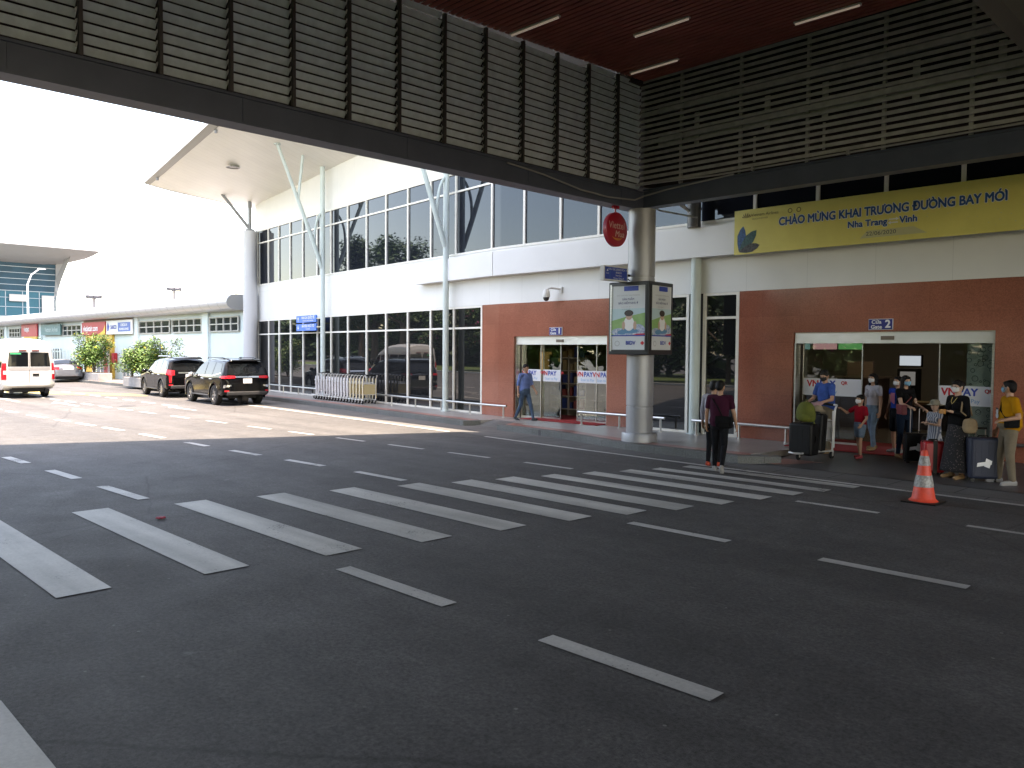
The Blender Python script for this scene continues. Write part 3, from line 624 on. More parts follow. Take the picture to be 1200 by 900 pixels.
def gate(x0, x1, zt, y, panels, zb=.147):
    """panels: list of (xa, xb, yoff, decal words)"""
    b = MB(); b.box(x0, x1, 17.36, 17.62, zt-.24, zt); h = b.build('door_header', M_foil, term); b = MB(); xm = (x0+x1)/2+.02
    b.box(xm-.13, xm+.13, 17.33, 17.36, zt-.17, zt-.09); b.build('door_sensor', flat('sensor_brown', (.16, .12, .09), .4), h)
    for (xa, xb, yo, words, dz) in panels:
        b = MB(); b.box(xa, xb, y+yo, y+yo+.012, zb+.05, zt-.24); gdo = b.build('glass_door', M_door, term)
        f = MB(); f.box(xa, xb, y+yo-.012, y+yo+.024, zb, zb+.06); f.box(xa, xa+.02, y+yo-.01, y+yo+.022, zb+.06, zt-.24); f.box(xb-.02, xb, y+yo-.01, y+yo+.022, zb+.06, zt-.24); f.build('door_frame', M_steel, gdo)
        if words: decal(gdo, xa+.01, xb-.01, dz[0], dz[1], y+yo, words)
    for xj in (x0, x1-.04): b = MB(); b.box(xj, xj+.04, 17.34, y+.1, zb, zt-.24); b.build('door_jamb', M_steel, term)
gate(-17.34, -13.78, 2.60, 17.55, [(-17.26, -16.45, 0, [(-16.86, 0)], (1.27, 1.62)), (-16.44, -15.70, .05, [(-16.10, 0)], (1.27, 1.62)), (-15.08, -14.35, .05, [(-14.72, 0)], (1.27, 1.62)), (-14.34, -13.86, 0, [(-14.08, 0)], (1.27, 1.62))])
gate(-8.44, -4.44, 2.62, 17.62, [(-8.36, -7.02, 0, [(-7.85, 0)], (1.22, 1.60)), (-5.50, -4.50, 0, [(-5.03, 0)], (1.14, 1.53))])
b = MB(); b.box(-5.0, -4.47, 17.66, 17.668, .2, 2.36); fr = b.build('frosted_panel', M_frost, term)
b = MB()
for k in range(46):
    cx, cz = rnd.uniform(-4.97, -4.5), rnd.uniform(.3, 2.3); r = rnd.uniform(.02, .06); n = 16
    vs = []; 
    for i in range(n): a = 2*math.pi*i/n; vs += [(cx+math.cos(a)*r, 17.655, cz+math.sin(a)*r), (cx+math.cos(a)*(r-.008), 17.655, cz+math.sin(a)*(r-.008))]
    b.add(vs, [(2*i, 2*((i+1) % n), 2*((i+1) % n)+1, 2*i+1) for i in range(n)])
b.build('circle_pattern', flat('film_dark', (.08, .14, .14)), fr)
# rooms behind the gates
M_wallin = flat('interior_wall', (.5, .49, .45), .7); M_flin = mat('interior_floor', (.22, .20, .18), .2)
for (x0, x1, n) in ((-20.6, -12.95, 1), (-11.6, -3.2, 2)):
    b = MB(); b.box(x0, x1, 25.9, 26.0, .14, 3.7); b.box(x0-.1, x0, 17.7, 26, .14, 3.7); b.box(x1, x1+.1, 17.7, 26, .14, 3.7); b.box(x0, x1, 17.67, 26, 3.3, 3.4); b.build('interior_wall', M_wallin, term)
    b = MB(); b.box(x0, x1, 17.32, 26, .10, .150); b.build('interior_floor', M_flin, term)
def mesh_thing(b, name, m, label, cat, group=None, **k): return tag(b.build(name, m, **k), label, cat, group)
b = MB(); b.box(-8.2, -4.5, 16.45, 18.6, .151, .165); mesh_thing(b, 'door_mat', mat('red_mat', (.33, .02, .02), .9, var=.15, vscale=20), 'red mat on the floor in the doorway of gate two', 'door mat')
b = MB(); b.box(-16.8, -13.9, 17.02, 19.0, .153, .168); mesh_thing(b, 'door_mat', MATS['red_mat'], 'red mat on the floor in the doorway of gate one', 'door mat')
# things inside
def shift_new(dx, f):
    before = set(bpy.data.objects); f()
    for o in set(bpy.data.objects)-before:
        if o.parent is None: o.location.x += dx
def shelf():
    s = empty('shop_shelf', (-15.6, 19.2, .15), label='tall shelf of blue and gold goods just inside gate one', cat='shelf')
    b = MB()
    for x in (-15.72, -14.9, -14.2): b.box(x-.02, x+.02, 19.0, 19.4, .15, 2.05)
    for k in range(5): b.box(-15.70, -14.22, 19.0, 19.4, .35+k*.4, .375+k*.4)
    b.build('frame', flat('shelf_white', (.5, .42, .33)), s)
    cs = [(.35, .25, .10), (.03, .05, .18), (.3, .05, .04), (.04, .06, .2), (.32, .22, .1)]
    for k in range(5):
        for q in range(6):
            b = MB(); x = -15.68+q*.24; b.box(x, x+.17, 19.06, 19.3, .378+k*.4, .378+k*.4+.2+.06*((q+k) % 3)); b.build('packet', flat('packet_%d' % ((q//2+k) % 5), cs[(q//2+k) % 5]), s)
shift_new(-1.75, shelf)
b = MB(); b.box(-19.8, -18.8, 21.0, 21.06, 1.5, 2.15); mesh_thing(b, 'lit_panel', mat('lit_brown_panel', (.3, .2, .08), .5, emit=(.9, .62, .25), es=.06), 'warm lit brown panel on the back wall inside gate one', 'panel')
def room():
    t = empty('help_counter', (-7.6, 22.5, .15), label='brown topped counter far inside gate two', cat='counter')
    b = MB(); b.box(-8.0, -6.9, 22, 22.8, .15, 1.5); b.build('body', flat('counter_brown', (.10, .06, .05)), t); b = MB(); b.box(-8.05, -6.85, 21.95, 22.85, 1.5, 1.55); b.box(-7.9, -7.2, 22.4, 22.5, 1.55, 1.95); b.build('top', flat('counter_top', (.30, .22, .17)), t)
    t = empty('desk', (-5.2, 20.2, .15), label='pale wooden desk behind the people inside gate two', cat='desk')
    b = MB(); b.box(-5.5, -3.9, 19.9, 20.6, .98, 1.04); b.build('desk_top', flat('pale_wood', (.33, .26, .14)), t)
    for x in (-5.45, -3.98): b = MB(); b.box(x, x+.05, 19.95, 20.55, .15, .98); b.build('leg', MATS['pale_wood'], t)
    b = MB(); b.box(-5.40, -3.99, 19.95, 19.98, .4, .98); b.build('front_panel', flat('dark_wood', (.06, .04, .03)), t)
    t = empty('information_screen', (-6.3, 23, 1.9), label='small bright blue and white screen high inside gate two', cat='screen')
    b = MB(); b.box(-6.75, -6.15, 23.0, 23.08, 1.82, 2.14); b.build('case', M_black, t); b = MB(); b.box(-6.72, -6.18, 22.99, 22.998, 1.85, 2.11); b.build('display', mat('screen_blue', (.1, .1, .1), .3, emit=(.45, .62, .85), es=.10), t)
    t = empty('check_in_kiosk', (-6.3, 22, .15), label='black upright kiosk with a grey screen under the small blue one', cat='kiosk')
    b = MB(); b.box(-6.5, -5.95, 22.2, 22.4, .15, 1.78); b.build('case', M_black, t, bevel=.02); b = MB(); b.box(-6.42, -6.04, 22.19, 22.198, 1.35, 1.70); b.build('display', mat('screen_grey', (.1, .1, .1), .3, emit=(.35, .42, .5), es=.04), t)
    t = empty('flight_board', (-8.0, 21, 2.3), label='coloured screens hanging at the top left inside gate two', cat='screen')
    for i, (xa, xb, c) in enumerate(((-8.55, -8.35, (.1, .3, .35)), (-8.25, -7.62, (.55, .35, .45)), (-7.56, -6.95, (.08, .45, .18)))):
        b = MB(); b.box(xa, xb, 21, 21.05, 2.27, 2.6); b.build('display', mat('board_%d' % i, (.05, .05, .05), .4, emit=c, es=.07), t)
    t = empty('cabinet', (-7.0, 19.2, .15), label='dark cabinet with a glass front standing left inside gate two', cat='cabinet')
    b = MB(); b.box(-7.5, -6.8, 19, 19.4, .15, 1.25); b.build('body', flat('cabinet_dark', (.06, .05, .05)), t, bevel=.01); b = MB(); b.box(-7.45, -6.85, 18.99, 18.998, .5, 1.2); b.build('door', M_glass, t)
    t = empty('potted_plant', (-5.0, 22.8, .15), label='dark leafy potted plant far inside gate two', cat='plant')
    b = MB(); b.lathe([(0, .15), (.18, .15), (.24, .55), (0, .55)], (-5.0, 22.8, 0), 14); b.build('pot', flat('pot_white', (.4, .4, .38)), t, smooth=True)
    b = MB(); rq = random.Random(8)
    for k in range(34):
        a = rq.uniform(0, 6.28); L_ = rq.uniform(.4, .9); e = Vector((math.cos(a)*L_*.5, math.sin(a)*L_*.5, L_)); c0 = Vector((-5.0, 22.8, .55)); n_ = Vector((-math.sin(a), math.cos(a), 0))*.05; b.add([c0, c0+e*.6+n_, c0+e, c0+e*.6-n_], [(0, 1, 2, 3)])
    b.build('leaves', flat('plant_leaf', (.03, .06, .02)), t)
shift_new(-1.45, room)
for x in (-9.6, -6.6):  # unseen lamps added above the door header to brighten the hall
    b = MB(); b.box(x-.6, x+.6, 20.2, 20.5, 3.24, 3.29); mesh_thing(b, 'ceiling_light', mat('added_indoor_lamp', (.6, .6, .6), .5, emit=(1, .93, .8), es=.55), 'ceiling lamp inside gate two, its glow on the '+('left' if x < -8 else 'right')+' part of the hall', 'ceiling light', 'lamps inside the hall')
# ------------------------------------------------------------------ fixed things on the facade and column
def sc(v, d): return 2.15+(v-2.15)*(17.3-d)/17.3
ban = empty('banner', (-6.4, 16.95, 4.4), label='long yellow banner with blue Vietnamese headline above gate two', cat='banner')
m_ban = mat('banner_yellow', (.76, .67, .20), .5, c2=(.68, .59, .17), vscale=1.2)
bx0, bx1, bz0, bz1, by = -9.78, -3.05, 4.43, 5.44, 16.955
b = MB(); b.box(bx0, bx1, by, by+.035, bz0, bz1); bp_ = b.build('banner_sheet', m_ban, ban)
def twid(s, size):
    def w(q):
        cu = bpy.data.curves.new('w', 'FONT'); cu.body = q; cu.size = size; o = bpy.data.objects.new('w', cu); col.objects.link(o); bpy.context.view_layer.update(); d = o.dimensions.x; bpy.data.objects.remove(o); bpy.data.curves.remove(cu); return d
    return w('I'+s+'I')-w('II')
T_nav = flat('banner_blue', (.015, .085, .27)); bc = -6.33
yy = by-.001
for q, mm, o_ in ((.020, T_wh, .001), (.0095, T_nav, .004)):
    hs = 'CHÀO MÙNG KHAI TRUONG ĐUÒNG BAY MÓI'; hw_ = 4.50; tot = twid(hs, .245); kx = (hw_-2*q)/tot if q < .015 else (hw_-2*.0095)/tot
    text(hs, .245, mm, (-6.44, yy, 5.075), RX, UZ, ban, bold=q, off=o_, scale_x=kx)
    for k in (6, 17, 18, 23, 24, 33): text('’', .20, mm, (-6.44+(twid(hs[:k+1], .245)-tot/2)*kx+.012, yy, 5.118), RX, UZ, ban, bold=q*.8, off=o_+.0003, scale_x=.8)
    text('Nha Trang', .185, mm, (-6.34, yy, 4.84), RX, UZ, ban, 'RIGHT', bold=q*.7, off=o_)
    text('Vinh', .185, mm, (-6.1, yy, 4.84), RX, UZ, ban, 'LEFT', bold=q*.7, off=o_)
b = MB()
for s_, z in ((1, 4.875), (-1, 4.805)):
    b.poly([(-6.22-s_*.09, yy-.003, z-.012), (-6.22+s_*.05, yy-.003, z-.012), (-6.22+s_*.05, yy-.003, z+.012), (-6.22-s_*.09, yy-.003, z+.012)]); b.poly([(-6.22+s_*.05, yy-.003, z-.035), (-6.22+s_*.11, yy-.003, z), (-6.22+s_*.05, yy-.003, z+.035)])
b.build('arrow_mark', T_wh, ban)
text('22/06/2020', .115, flat('banner_dark', (.05, .06, .07)), (-6.46, yy, 4.62), RX, UZ, ban, off=.004, scale_x=1.15)
b = MB(); b.poly([(bc-.55, yy-.002, 4.54), (bc+.75, yy-.002, 4.54), (bc+.5, yy-.002, 4.69), (bc-.4, yy-.002, 4.69)]); b.build('date_strip', flat('banner_pale', (.55, .51, .28)), ban)
text('Vietnam Airlines', .10, flat('logo_gold', (.20, .15, .05)), (bx0+.42, yy, 5.30), RX, UZ, ban, 'LEFT', off=.004)
text('REACH FURTHER', .05, MATS['logo_gold'], (bx0+.45, yy, 5.21), RX, UZ, ban, 'LEFT', off=.004)
b = MB()
for k in range(6):
    a = math.pi*(.12+.152*k); c = (bx0+.31, 5.25); b.poly([(c[0], yy-.004, c[1]), (c[0]+.11*math.cos(a-.14), yy-.004, c[1]+.07*math.sin(a-.14)), (c[0]+.13*math.cos(a), yy-.004, c[1]+.13*math.sin(a)), (c[0]+.11*math.cos(a+.14), yy-.004, c[1]+.07*math.sin(a+.14))][::-1])
b.build('emblem', MATS['logo_gold'], ban)
for cx in (bx0+1.36, bx0+1.56):
    n = 14; b = MB()
    vs = []
    for i in range(n): a = 2*math.pi*i/n; vs += [(cx+math.cos(a)*.055, yy-.004, 5.30+math.sin(a)*.055), (cx+math.cos(a)*.035, yy-.004, 5.30+math.sin(a)*.035)]
    b.add(vs, [(2*i, 2*i+1, 2*((i+1) % n)+1, 2*((i+1) % n)) for i in range(n)]); b.build('emblem', MATS['logo_gold'], ban)
m_wing1 = mat('wing_blue', (.03, .14, .34), .5, c2=(.01, .03, .09), vscale=22); m_wing2 = mat('wing_green', (.05, .16, .13), .5, c2=(.01, .03, .05), vscale=22); m_wing3 = mat('wing_dark', (.10, .10, .10), .5, c2=(.01, .01, .01), vscale=22)
for i, (a, L, w, mm) in enumerate(((1.42, .58, .11, m_wing1), (.82, .62, .12, m_wing2), (.22, .52, .10, m_wing3))):
    b = MB(); d = Vector((math.cos(a), 0, math.sin(a))); n = Vector((-d.z, 0, d.x)); c = Vector((bx0+.14, yy-.003-.0006*i, 4.50)); pts = []
    for t, s_ in ((0, .15), (.3, .75), (.6, 1), (.85, .6), (1, 0)): pts.append(c+d*L*t+n*w*s_)
    for t, s_ in ((.85, -.6), (.6, -1), (.3, -.8), (0, -.2)): pts.append(c+d*L*t+n*w*s_)
    b.poly(pts[::1]); b.build('painted_leaf', mm, ban)
b = MB(); rr_ = random.Random(3)
for k in range(150):
    x = rr_.uniform(bx0+2.4, bx1-.05); z = rr_.uniform(bz0+.04, bz1-.04); s_ = rr_.uniform(.006, .014); b.poly([(x-s_, yy-.0005, z), (x, yy-.0005, z-s_), (x+s_, yy-.0005, z), (x, yy-.0005, z+s_)])
b.build('star_specks', flat('speck_pale', (.62, .58, .3)), bp_)

def gate_sign(x, z, num, lab):
    s = empty('gate_sign', (x, 17.26, z), label=lab, cat='sign', group='blue gate number signs')
    b = MB(); b.box(x-.245, x+.245, 17.25, 17.278, z-.115, z+.115); b.build('border', T_wh, s); b = MB(); b.box(x-.235, x+.235, 17.242, 17.249, z-.105, z+.105); b.build('plate', flat('sign_navy', (.01, .02, .20)), s)
    text('Cửa', .105, T_wh, (x-.08, 17.24, z+.048), RX, UZ, s, bold=.003, scale_x=1.1, off=.002); text('Gate', .105, T_wh, (x-.08, 17.24, z-.055), RX, UZ, s, bold=.003, scale_x=1.1, off=.002); text(num, .22, T_wh, (x+.15, 17.24, z-.0), RX, UZ, s, bold=.009, off=.002)
gate_sign(-15.62, 2.74, '1', 'small blue sign with a white 1 above the first glass gate')
gate_sign(-6.53, 2.77, '2', 'small blue sign with a white 2 above the gate under the yellow banner')
# dome camera
c = empty('security_camera', (-15.7, 17.3, 3.8), label='white dome security camera on a bracket above gate one', cat='camera')
b = MB(); b.box(-15.52, -15.40, 17.24, 17.3, 3.84, 4.0); b.tube([(-15.46, 17.24, 3.94), (-15.6, 17.0, 3.97), (-15.72, 16.95, 3.93)], .03, 10); b.build('bracket', M_wplas, c, smooth=True)
b = MB(); b.lathe([(0, 3.93), (.06, 3.93), (.10, 3.86), (.115, 3.74), (.105, 3.70)], (-15.72, 16.95, 0), 20); b.build('housing', M_wplas, c, smooth=True); b = MB(); b.ell((-15.72, 16.95, 3.69), (.09, .09, .10), 18, 10); b.build('dome', flat('dark_dome', (.05, .05, .05), .1), c, smooth=True)
# advertising box round the column
bxr = R(5); ad = empty('advertising_box', (CX, CY, 2.1), rz=bxr, label='black framed square advertising box wrapped round the silver column with a seated child poster', cat='advertising box')
hw = .52; zz0, zz1 = 0.0, 1.60
def box_l(parent, name, m, *a, **k): b = MB(); b.box(*a); return b.build(name, m, parent, local=True, **k)
box_l(ad, 'casing', flat('dark_frame', (.025, .028, .032), .3), -hw, hw, -hw, hw, zz0, zz1, bevel=.02)
box_l(ad, 'cover', MATS['dark_frame'], -.1, .12, -.1, .12, zz1, zz1+.04)
m_sky = flat('poster_sky', (.45, .62, .66)); m_gr = mat('poster_green', (.20, .40, .12), .4, c2=(.28, .48, .2), vscale=5); m_sk = flat('poster_skin', (.55, .36, .27)); m_jean = flat('poster_jeans', (.08, .25, .42)); m_pap = flat('poster_paper', (.62, .66, .68)); m_pill = mat('poster_pillows', (.65, .68, .72), .4, c2=(.15, .25, .45), vscale=22)
for nm, ro, r_, m_glossy in (('poster', Vector((1, 0, 0)), Vector((0, -1, 0)), 0), ('poster', Vector((0, 1, 0)), Vector((1, 0, 0)), 0)):
    # face with right vector ro, outward normal r_
    def Q(u, v, off=.006): p = ro*(u*1.16)+r_*(hw+off); return (p.x, p.y, v*1.065)
    def patch(pts, m, off, name='picture', parent=None):
        b = MB(); P = [Q(u, v, off) for u, v in pts]; b.poly(P); return b.build(name, m, parent or pst, local=True)
    b = MB(); P = [Q(u, v, .001) for u, v in ((-.37, .10), (.37, .10), (.37, 1.42), (-.37, 1.42))]; b.ext(P, r_*.004); pst = b.build('poster', m_pap, ad, local=True)
    patch([(-.37, .40), (.37, .40), (.37, .95), (-.37, .95)], m_sky, .006); patch([(-.37, .40), (.37, .40), (.37, .86), (-.05, .78), (-.37, .70)], m_gr, .007)
    for (cx, cz, a, bb, mm, of) in ((-.2, .47, .17, .08, m_pill, .008), (.22, .50, .15, .13, m_pill, .0085), (0, .44, .2, .06, m_pill, .009), (.02, .49, .20, .055, m_jean, .010), (-.14, .46, .10, .045, m_jean, .0105), (.02, .64, .115, .15, T_wh, .011), (.02, .80, .075, .085, m_sk, .012), (.015, .855, .10, .065, flat('poster_hair', (.04, .03, .025)), .013), (-.10, .60, .035, .09, m_sk, .0125), (.15, .60, .035, .09, m_sk, .0125)):
        patch([(cx+a*math.cos(2*math.pi*k/16), cz+bb*math.sin(2*math.pi*k/16)) for k in range(16)], mm, of)
    patch([(-.37, .38), (.37, .38), (.37, .405), (-.37, .405)], T_blue, .014); patch([(.1, .405), (.37, .405), (.37, .44), (.2, .43)], T_red, .0145)
    patch([(-.10, 1.31), (.22, 1.31), (.22, 1.41), (-.10, 1.41)], T_blue, .008)
    wd = lambda s_, sz, m, u, v, bo=0: text(s_, sz, m, Vector(Q(u, v, .01)), ro, UZ, None, bold=bo, off=.004)
    for (s_, sz, mm, u, v, bo) in (('BIDV', .115, T_blue, .06, .24, .004), ('ỨNG DỤNG BIDV SMARTBANKING', .038, T_grey, 0, 1.22, 0), ('SẢN PHẨM', .062, flat('print_slate', (.12, .14, .25)), 0, 1.14, .001), ('BẢO HIỂM NHÀ Ở', .062, MATS['print_slate'], 0, 1.06, .001), ('an tâm trọn vẹn', .036, T_grey, -.05, .985, 0), ('chi tiết tại quầy', .034, T_grey, -.05, .935, 0)):
        if s_ == 'SẢN PHẨM' or s_.startswith('BẢO'): pass
        o = wd(s_, sz, mm, u, v, bo); o.parent = pst
    patch([(.27, .24), (.315, .195), (.36, .24), (.315, .285)], T_red, .010, 'emblem')
    n = 18; b = MB(); vs = []
    for i in range(n): a = 2*math.pi*i/n; vs += [Q(-.24+.055*math.cos(a), .23+.055*math.sin(a), .01), Q(-.24+.045*math.cos(a), .23+.045*math.sin(a), .01)]
    b.add(vs, [(2*i, 2*((i+1) % n), 2*((i+1) % n)+1, 2*i+1) for i in range(n)]); b.build('seal', T_grey, pst, local=True)
    # frame rails
    for (u0, u1, v0, v1) in ((-.40, -.37, .07, 1.45), (.37, .40, .07, 1.45), (-.37, .37, .07, .10), (-.37, .37, 1.42, 1.45)):
        b = MB(); P = [Q(u, v, .0) for u, v in ((u0, v0), (u1, v0), (u1, v1), (u0, v1))]; b.ext(P, r_*.02); b.build('poster_frame', M_steel if r_.y < 0 and u0 < -.39 else MATS['dark_frame'], ad, local=True)
# hanging red disc sign
rd = empty('hanging_sign', (-11.0, 14.05, 4.82), label='round red hanging sign reading Viettel below the beam corner', cat='sign')
m_rs = flat('sign_crimson', (.42, .012, .035), .3)
b = MB(); b.lathe([(0, -.055), (.35, -.055), (.37, -.045), (.37, .045), (.35, .055), (0, .055)], (-11.0, 14.05, 4.82), 44, 'x'); b.build('disc', m_rs, rd, smooth=True)
b = MB(); b.tube([(-11.0, 14.05, 5.18), (-11.0, 14.05, 5.34)], .018, 8); b.box(-11.04, -10.96, 13.97, 14.13, 5.27, 5.33); b.build('hanger', m_rs, rd)
YX = (0, 1, 0)
text('Viettel', .21, flat('sign_pale', (.65, .45, .42)), (-10.942, 14.03, 4.90), YX, (0, .05, 1), rd, off=.004, bold=.002); text('Mua', .19, MATS['sign_pale'], (-10.942, 14.14, 4.72), YX, (0, .2, 1), rd, off=.004, bold=.003)
b = MB(); n = 10; vs = []
for i in range(n+1): a = R(200+140*i/n); t = math.sin(math.pi*i/n)*.05; vs += [(-10.938, 14.05+.2*math.cos(a), 4.72+.14*math.sin(a)), (-10.938, 14.05+(.2-t*.4)*math.cos(a), 4.72+(.14-t)*math.sin(a))]
b.add(vs, [(2*i, 2*i+2, 2*i+3, 2*i+1) for i in range(n)]); b.build('smile_mark', flat('sign_orange', (.65, .22, .05)), rd)
# blue sign box on an arm
bs = empty('direction_sign', (-11.0, 14.2, 3.85), label='small blue box sign on an arm from the silver column above the advertising box', cat='sign')
b = MB(); b.box(-11.06, -10.95, 13.62, 14.45, 3.70, 4.02); b.build('case', flat('sign_case', (.62, .62, .6), .4), bs, bevel=.006); b = MB(); b.box(-10.949, -10.944, 13.65, 14.42, 3.73, 3.99); b.build('panel', flat('sign_blue', (.012, .055, .36), .35), bs)
b = MB(); b.box(-10.9435, -10.943, 13.815, 13.82, 3.73, 3.99); b.build('divider', T_lb, bs); b = MB(); b.tube([(-11.0, 14.45, 3.86), (-10.98, 14.58, 3.86)], .025, 8); b.tube([(-11.0, 14.45, 3.80), (-10.95, 14.55, 3.74)], .012, 8); b.build('arm', M_black, bs)
for s_, sz, y, z in (('KHU VỰC DỪNG ĐÓN TRẢ', .058, 14.12, 3.945), ('KHÁCH', .058, 14.12, 3.88), ('Short Stop', .05, 14.12, 3.82), ('Pick up / Drop off', .05, 14.12, 3.76), ('TAXI', .045, 13.73, 3.85)): text(s_, sz, T_wh, (-10.944, y, z), YX, UZ, bs, off=.002)
b = MB(); b.poly([(-10.942, 13.70, 3.90), (-10.942, 13.76, 3.90), (-10.942, 13.73, 3.95)]); b.build('arrow_mark', T_wh, bs)
# two blue signs on the pillar
p0 = FP(-32.15, .32, 0); p1 = FP(-29.72, .32, 0); rdir = (Vector(p1)-Vector(p0)).normalized(); nrm = rdir.cross(Vector(UZ))
gs = 'blue direction signs on the green pillar'
for (z0, z1, a_, t1, t2, lab) in ((3.34, 3.64, 1, 'NHÀ GA QUỐC TẾ', 'INTERNATIONAL TERMINAL', 'upper blue direction sign with an up arrow on the pale green pillar'), (2.98, 3.28, -1, 'BÃI ĐẬU XE Ô TÔ', 'CAR PARK', 'lower blue direction sign with a down arrow on the pale green pillar')):
    s = empty('direction_sign', (p0[0], p0[1], z0), label=lab, cat='sign', group=gs)
    c0 = Vector((p0[0], p0[1], (z0+z1)/2)); c1 = c0+rdir*2.0; cm = (c0+c1)/2
    b = MB(); b.obox(cm, rdir, nrm, UZ, 1.0, .03, .15); b.build('case', flat('sign_bright_blue', (.01, .16, .62), .4), s)
    b = MB(); b.obox(cm+rdir*1.2, rdir, nrm, UZ, .2, .02, .02); b.build('bracket', M_steel, s)
    text(t1, .15, T_wh, cm+nrm*.031+rdir*.2+Vector((0, 0, .05)), rdir, UZ, s, off=.003, bold=.004); text(t2, .085, T_wh, cm+nrm*.031+rdir*.2-Vector((0, 0, .08)), rdir, UZ, s, off=.003)
    b = MB(); q = cm+nrm*.035-rdir*.8; b.poly([q+Vector((0, 0, a_*.10)), q+Vector((0, 0, 0))+rdir*(-.08)*a_, q+rdir*.08*a_]); b.poly([q-rdir*.02+Vector((0, 0, -.1)), q+rdir*.02+Vector((0, 0, -.1)), q+rdir*.02+Vector((0, 0, .1)), q-rdir*.02+Vector((0, 0, .1))]); b.build('arrow_mark', T_wh, s)
# stainless guard rails
def rail(xa, xb, n, lab):
    pa = FP(xa, .32, 0); r_ = empty('guard_rail', (pa[0], pa[1], .15), label=lab, cat='guard rail', group='low steel rails along the terminal wall')
    xs_ = [xa+(xb-xa)*i/max(1, (n*3)) for i in range(n*3+1)]; b = MB(); b.tube([FP(x, .32, .50) for x in xs_], .034, 10); b.build('bar', M_steel, r_, smooth=True)
    for i in range(n+1):
        x = xa+.12+(xb-xa-.24)*i/n; q = FP(x, .32, 0); b = MB(); b.tube([(q[0], q[1], .15), (q[0], q[1], .48)], .026, 8); b.lathe([(0, .158), (.06, .158), (.06, .148)], (q[0], q[1], 0), 10); b.build('post', M_steel, r_, smooth=True)
rail(-37.0, -17.35, 12, 'long low steel rail in front of the dark windows behind the baggage trolleys')
rail(-14.5, -11.65, 2, 'short low steel rail behind the silver column right of gate one')
rail(-10.85, -8.3, 2, 'low steel rail between the pale green pillar and gate two'); rail(-4.3, -1.0, 2, 'low steel rail behind the man in yellow at the right edge')
# traffic cone
cn = empty('traffic_cone', (-4.06, 12.5, 0), label='orange traffic cone with two silver bands standing on the road', cat='traffic cone')
M_org = mat('cone_orange', (.75, .075, .04), .5, var=.15, vscale=9); M_ref = mat('reflective_band', (.42, .42, .40), .45, c2=(.16, .15, .14), vscale=26)
b = MB(); b.prism([(-.24, -.24), (.24, -.24), (.24, .24), (-.24, .24)], (0, .025)); b.build('base', M_black, cn, local=True, bevel=.01)
rz_ = lambda z: .165-.125*(z-.03)/.73
b = MB(); b.lathe([(.20, .025), (rz_(.06)+.01, .05)]+[(rz_(z), z) for z in (.06, .3, .5, .74)]+[(.03, .76), (0, .76)], n=28); b.build('cone_body', M_org, cn, local=True, smooth=True)
for z0, z1 in ((.23, .40), (.54, .68)): b = MB(); b.lathe([(rz_(z0)+.001, z0), (rz_(z0)+.005, z0+.003), (rz_(z1)+.005, z1-.003), (rz_(z1)+.001, z1)], n=28); b.build('reflective_band', M_ref, cn, local=True, smooth=True)
# ------------------------------------------------------------------ baggage trolleys
M_alu = mat('trolley_alu', (.62, .62, .60), .35, .5); M_adv = flat('board_cream', (.55, .45, .25), .5); M_wh2 = flat('trolley_white', (.66, .65, .66), .4)
def trolley(label, loc, rz, group, board):
    """faces local +x; origin under the rear wheels' mid point"""
    t = empty('baggage_trolley', loc, rz, label, 'trolley', group)
    b = MB()
    for s_ in (-.27, .27):
        b.tube([(-.02, s_, .14), (-.06, s_, .60), (-.10, s_, .98), (-.16, s_, 1.06)], .02, 8)
        b.tube([(-.05, s_, .16), (.45, s_*.85, .17), (.85, s_*.45, .15)], .018, 8)
    b.tube([(-.16, -.27, 1.06), (-.19, 0, 1.07), (-.16, .27, 1.06)], .02, 8); b.tube([(.85, -.12, .15), (.90, 0, .15), (.85, .12, .15)], .02, 8)
    for x in (.15, .4, .65): b.tube([(x, -.24+x*.1, .165), (x, .24-x*.1, .165)], .01, 6)
    for z in (.35, .75): b.tube([(-.04, -.27, z), (-.04, .27, z)], .012, 6)
    b.build('frame', M_alu, t, local=True, smooth=True)
    b = MB(); b.tube([(.02, -.24, .78), (.22, -.22, .80), (.22, .22, .80), (.02, .24, .78)], .01, 6); b.tube([(-.05, -.24, .62), (.2, -.2, .62), (.2, .2, .62), (-.05, .24, .62)], .01, 6)
    for y in (-.2, -.1, 0, .1, .2): b.tube([(-.04, y, .62), (.2, y, .62), (.22, y, .80)], .006, 5)
    b.build('basket', M_alu, t, local=True)
    b = MB(); b.box(-.055, -.035, -.235, .235, .37, .73); b.build('panel', M_adv if board == 2 else M_wh2, t, local=True)
    for s_ in (-1, 1): b = MB(); b.box(-.09, .005, s_*.275-.006, s_*.275+.006, .22, .95); b.build('side_plate', M_wh2 if board != 2 else M_adv, t, local=True)
    for (x, y) in ((0, -.27), (0, .27), (.72, 0)):
        b = MB(); b.lathe([(0, -.02), (.065, -.02), (.075, 0), (.065, .02), (0, .02)], (x, y, .075), 16, 'y'); w = b.build('wheel', M_black, t, local=True, smooth=True)
        b = MB(); b.box(x-.02, x+.02, y-.034, y-.024, .06, .15); b.box(x-.02, x+.02, y+.024, y+.034, .06, .15); b.box(x-.02, x+.02, y-.034, y+.034, .15, .155); b.build('fork', M_alu, w, local=True)
    b = MB(); b.tube([(-.165, -.2, 1.06), (-.19, 0, 1.075), (-.165, .2, 1.06)], .026, 8); b.build('handle', M_black, t, local=True, smooth=True)
    return t
tp = [None, None, None]; grp = 'nested baggage trolleys parked along the windows'
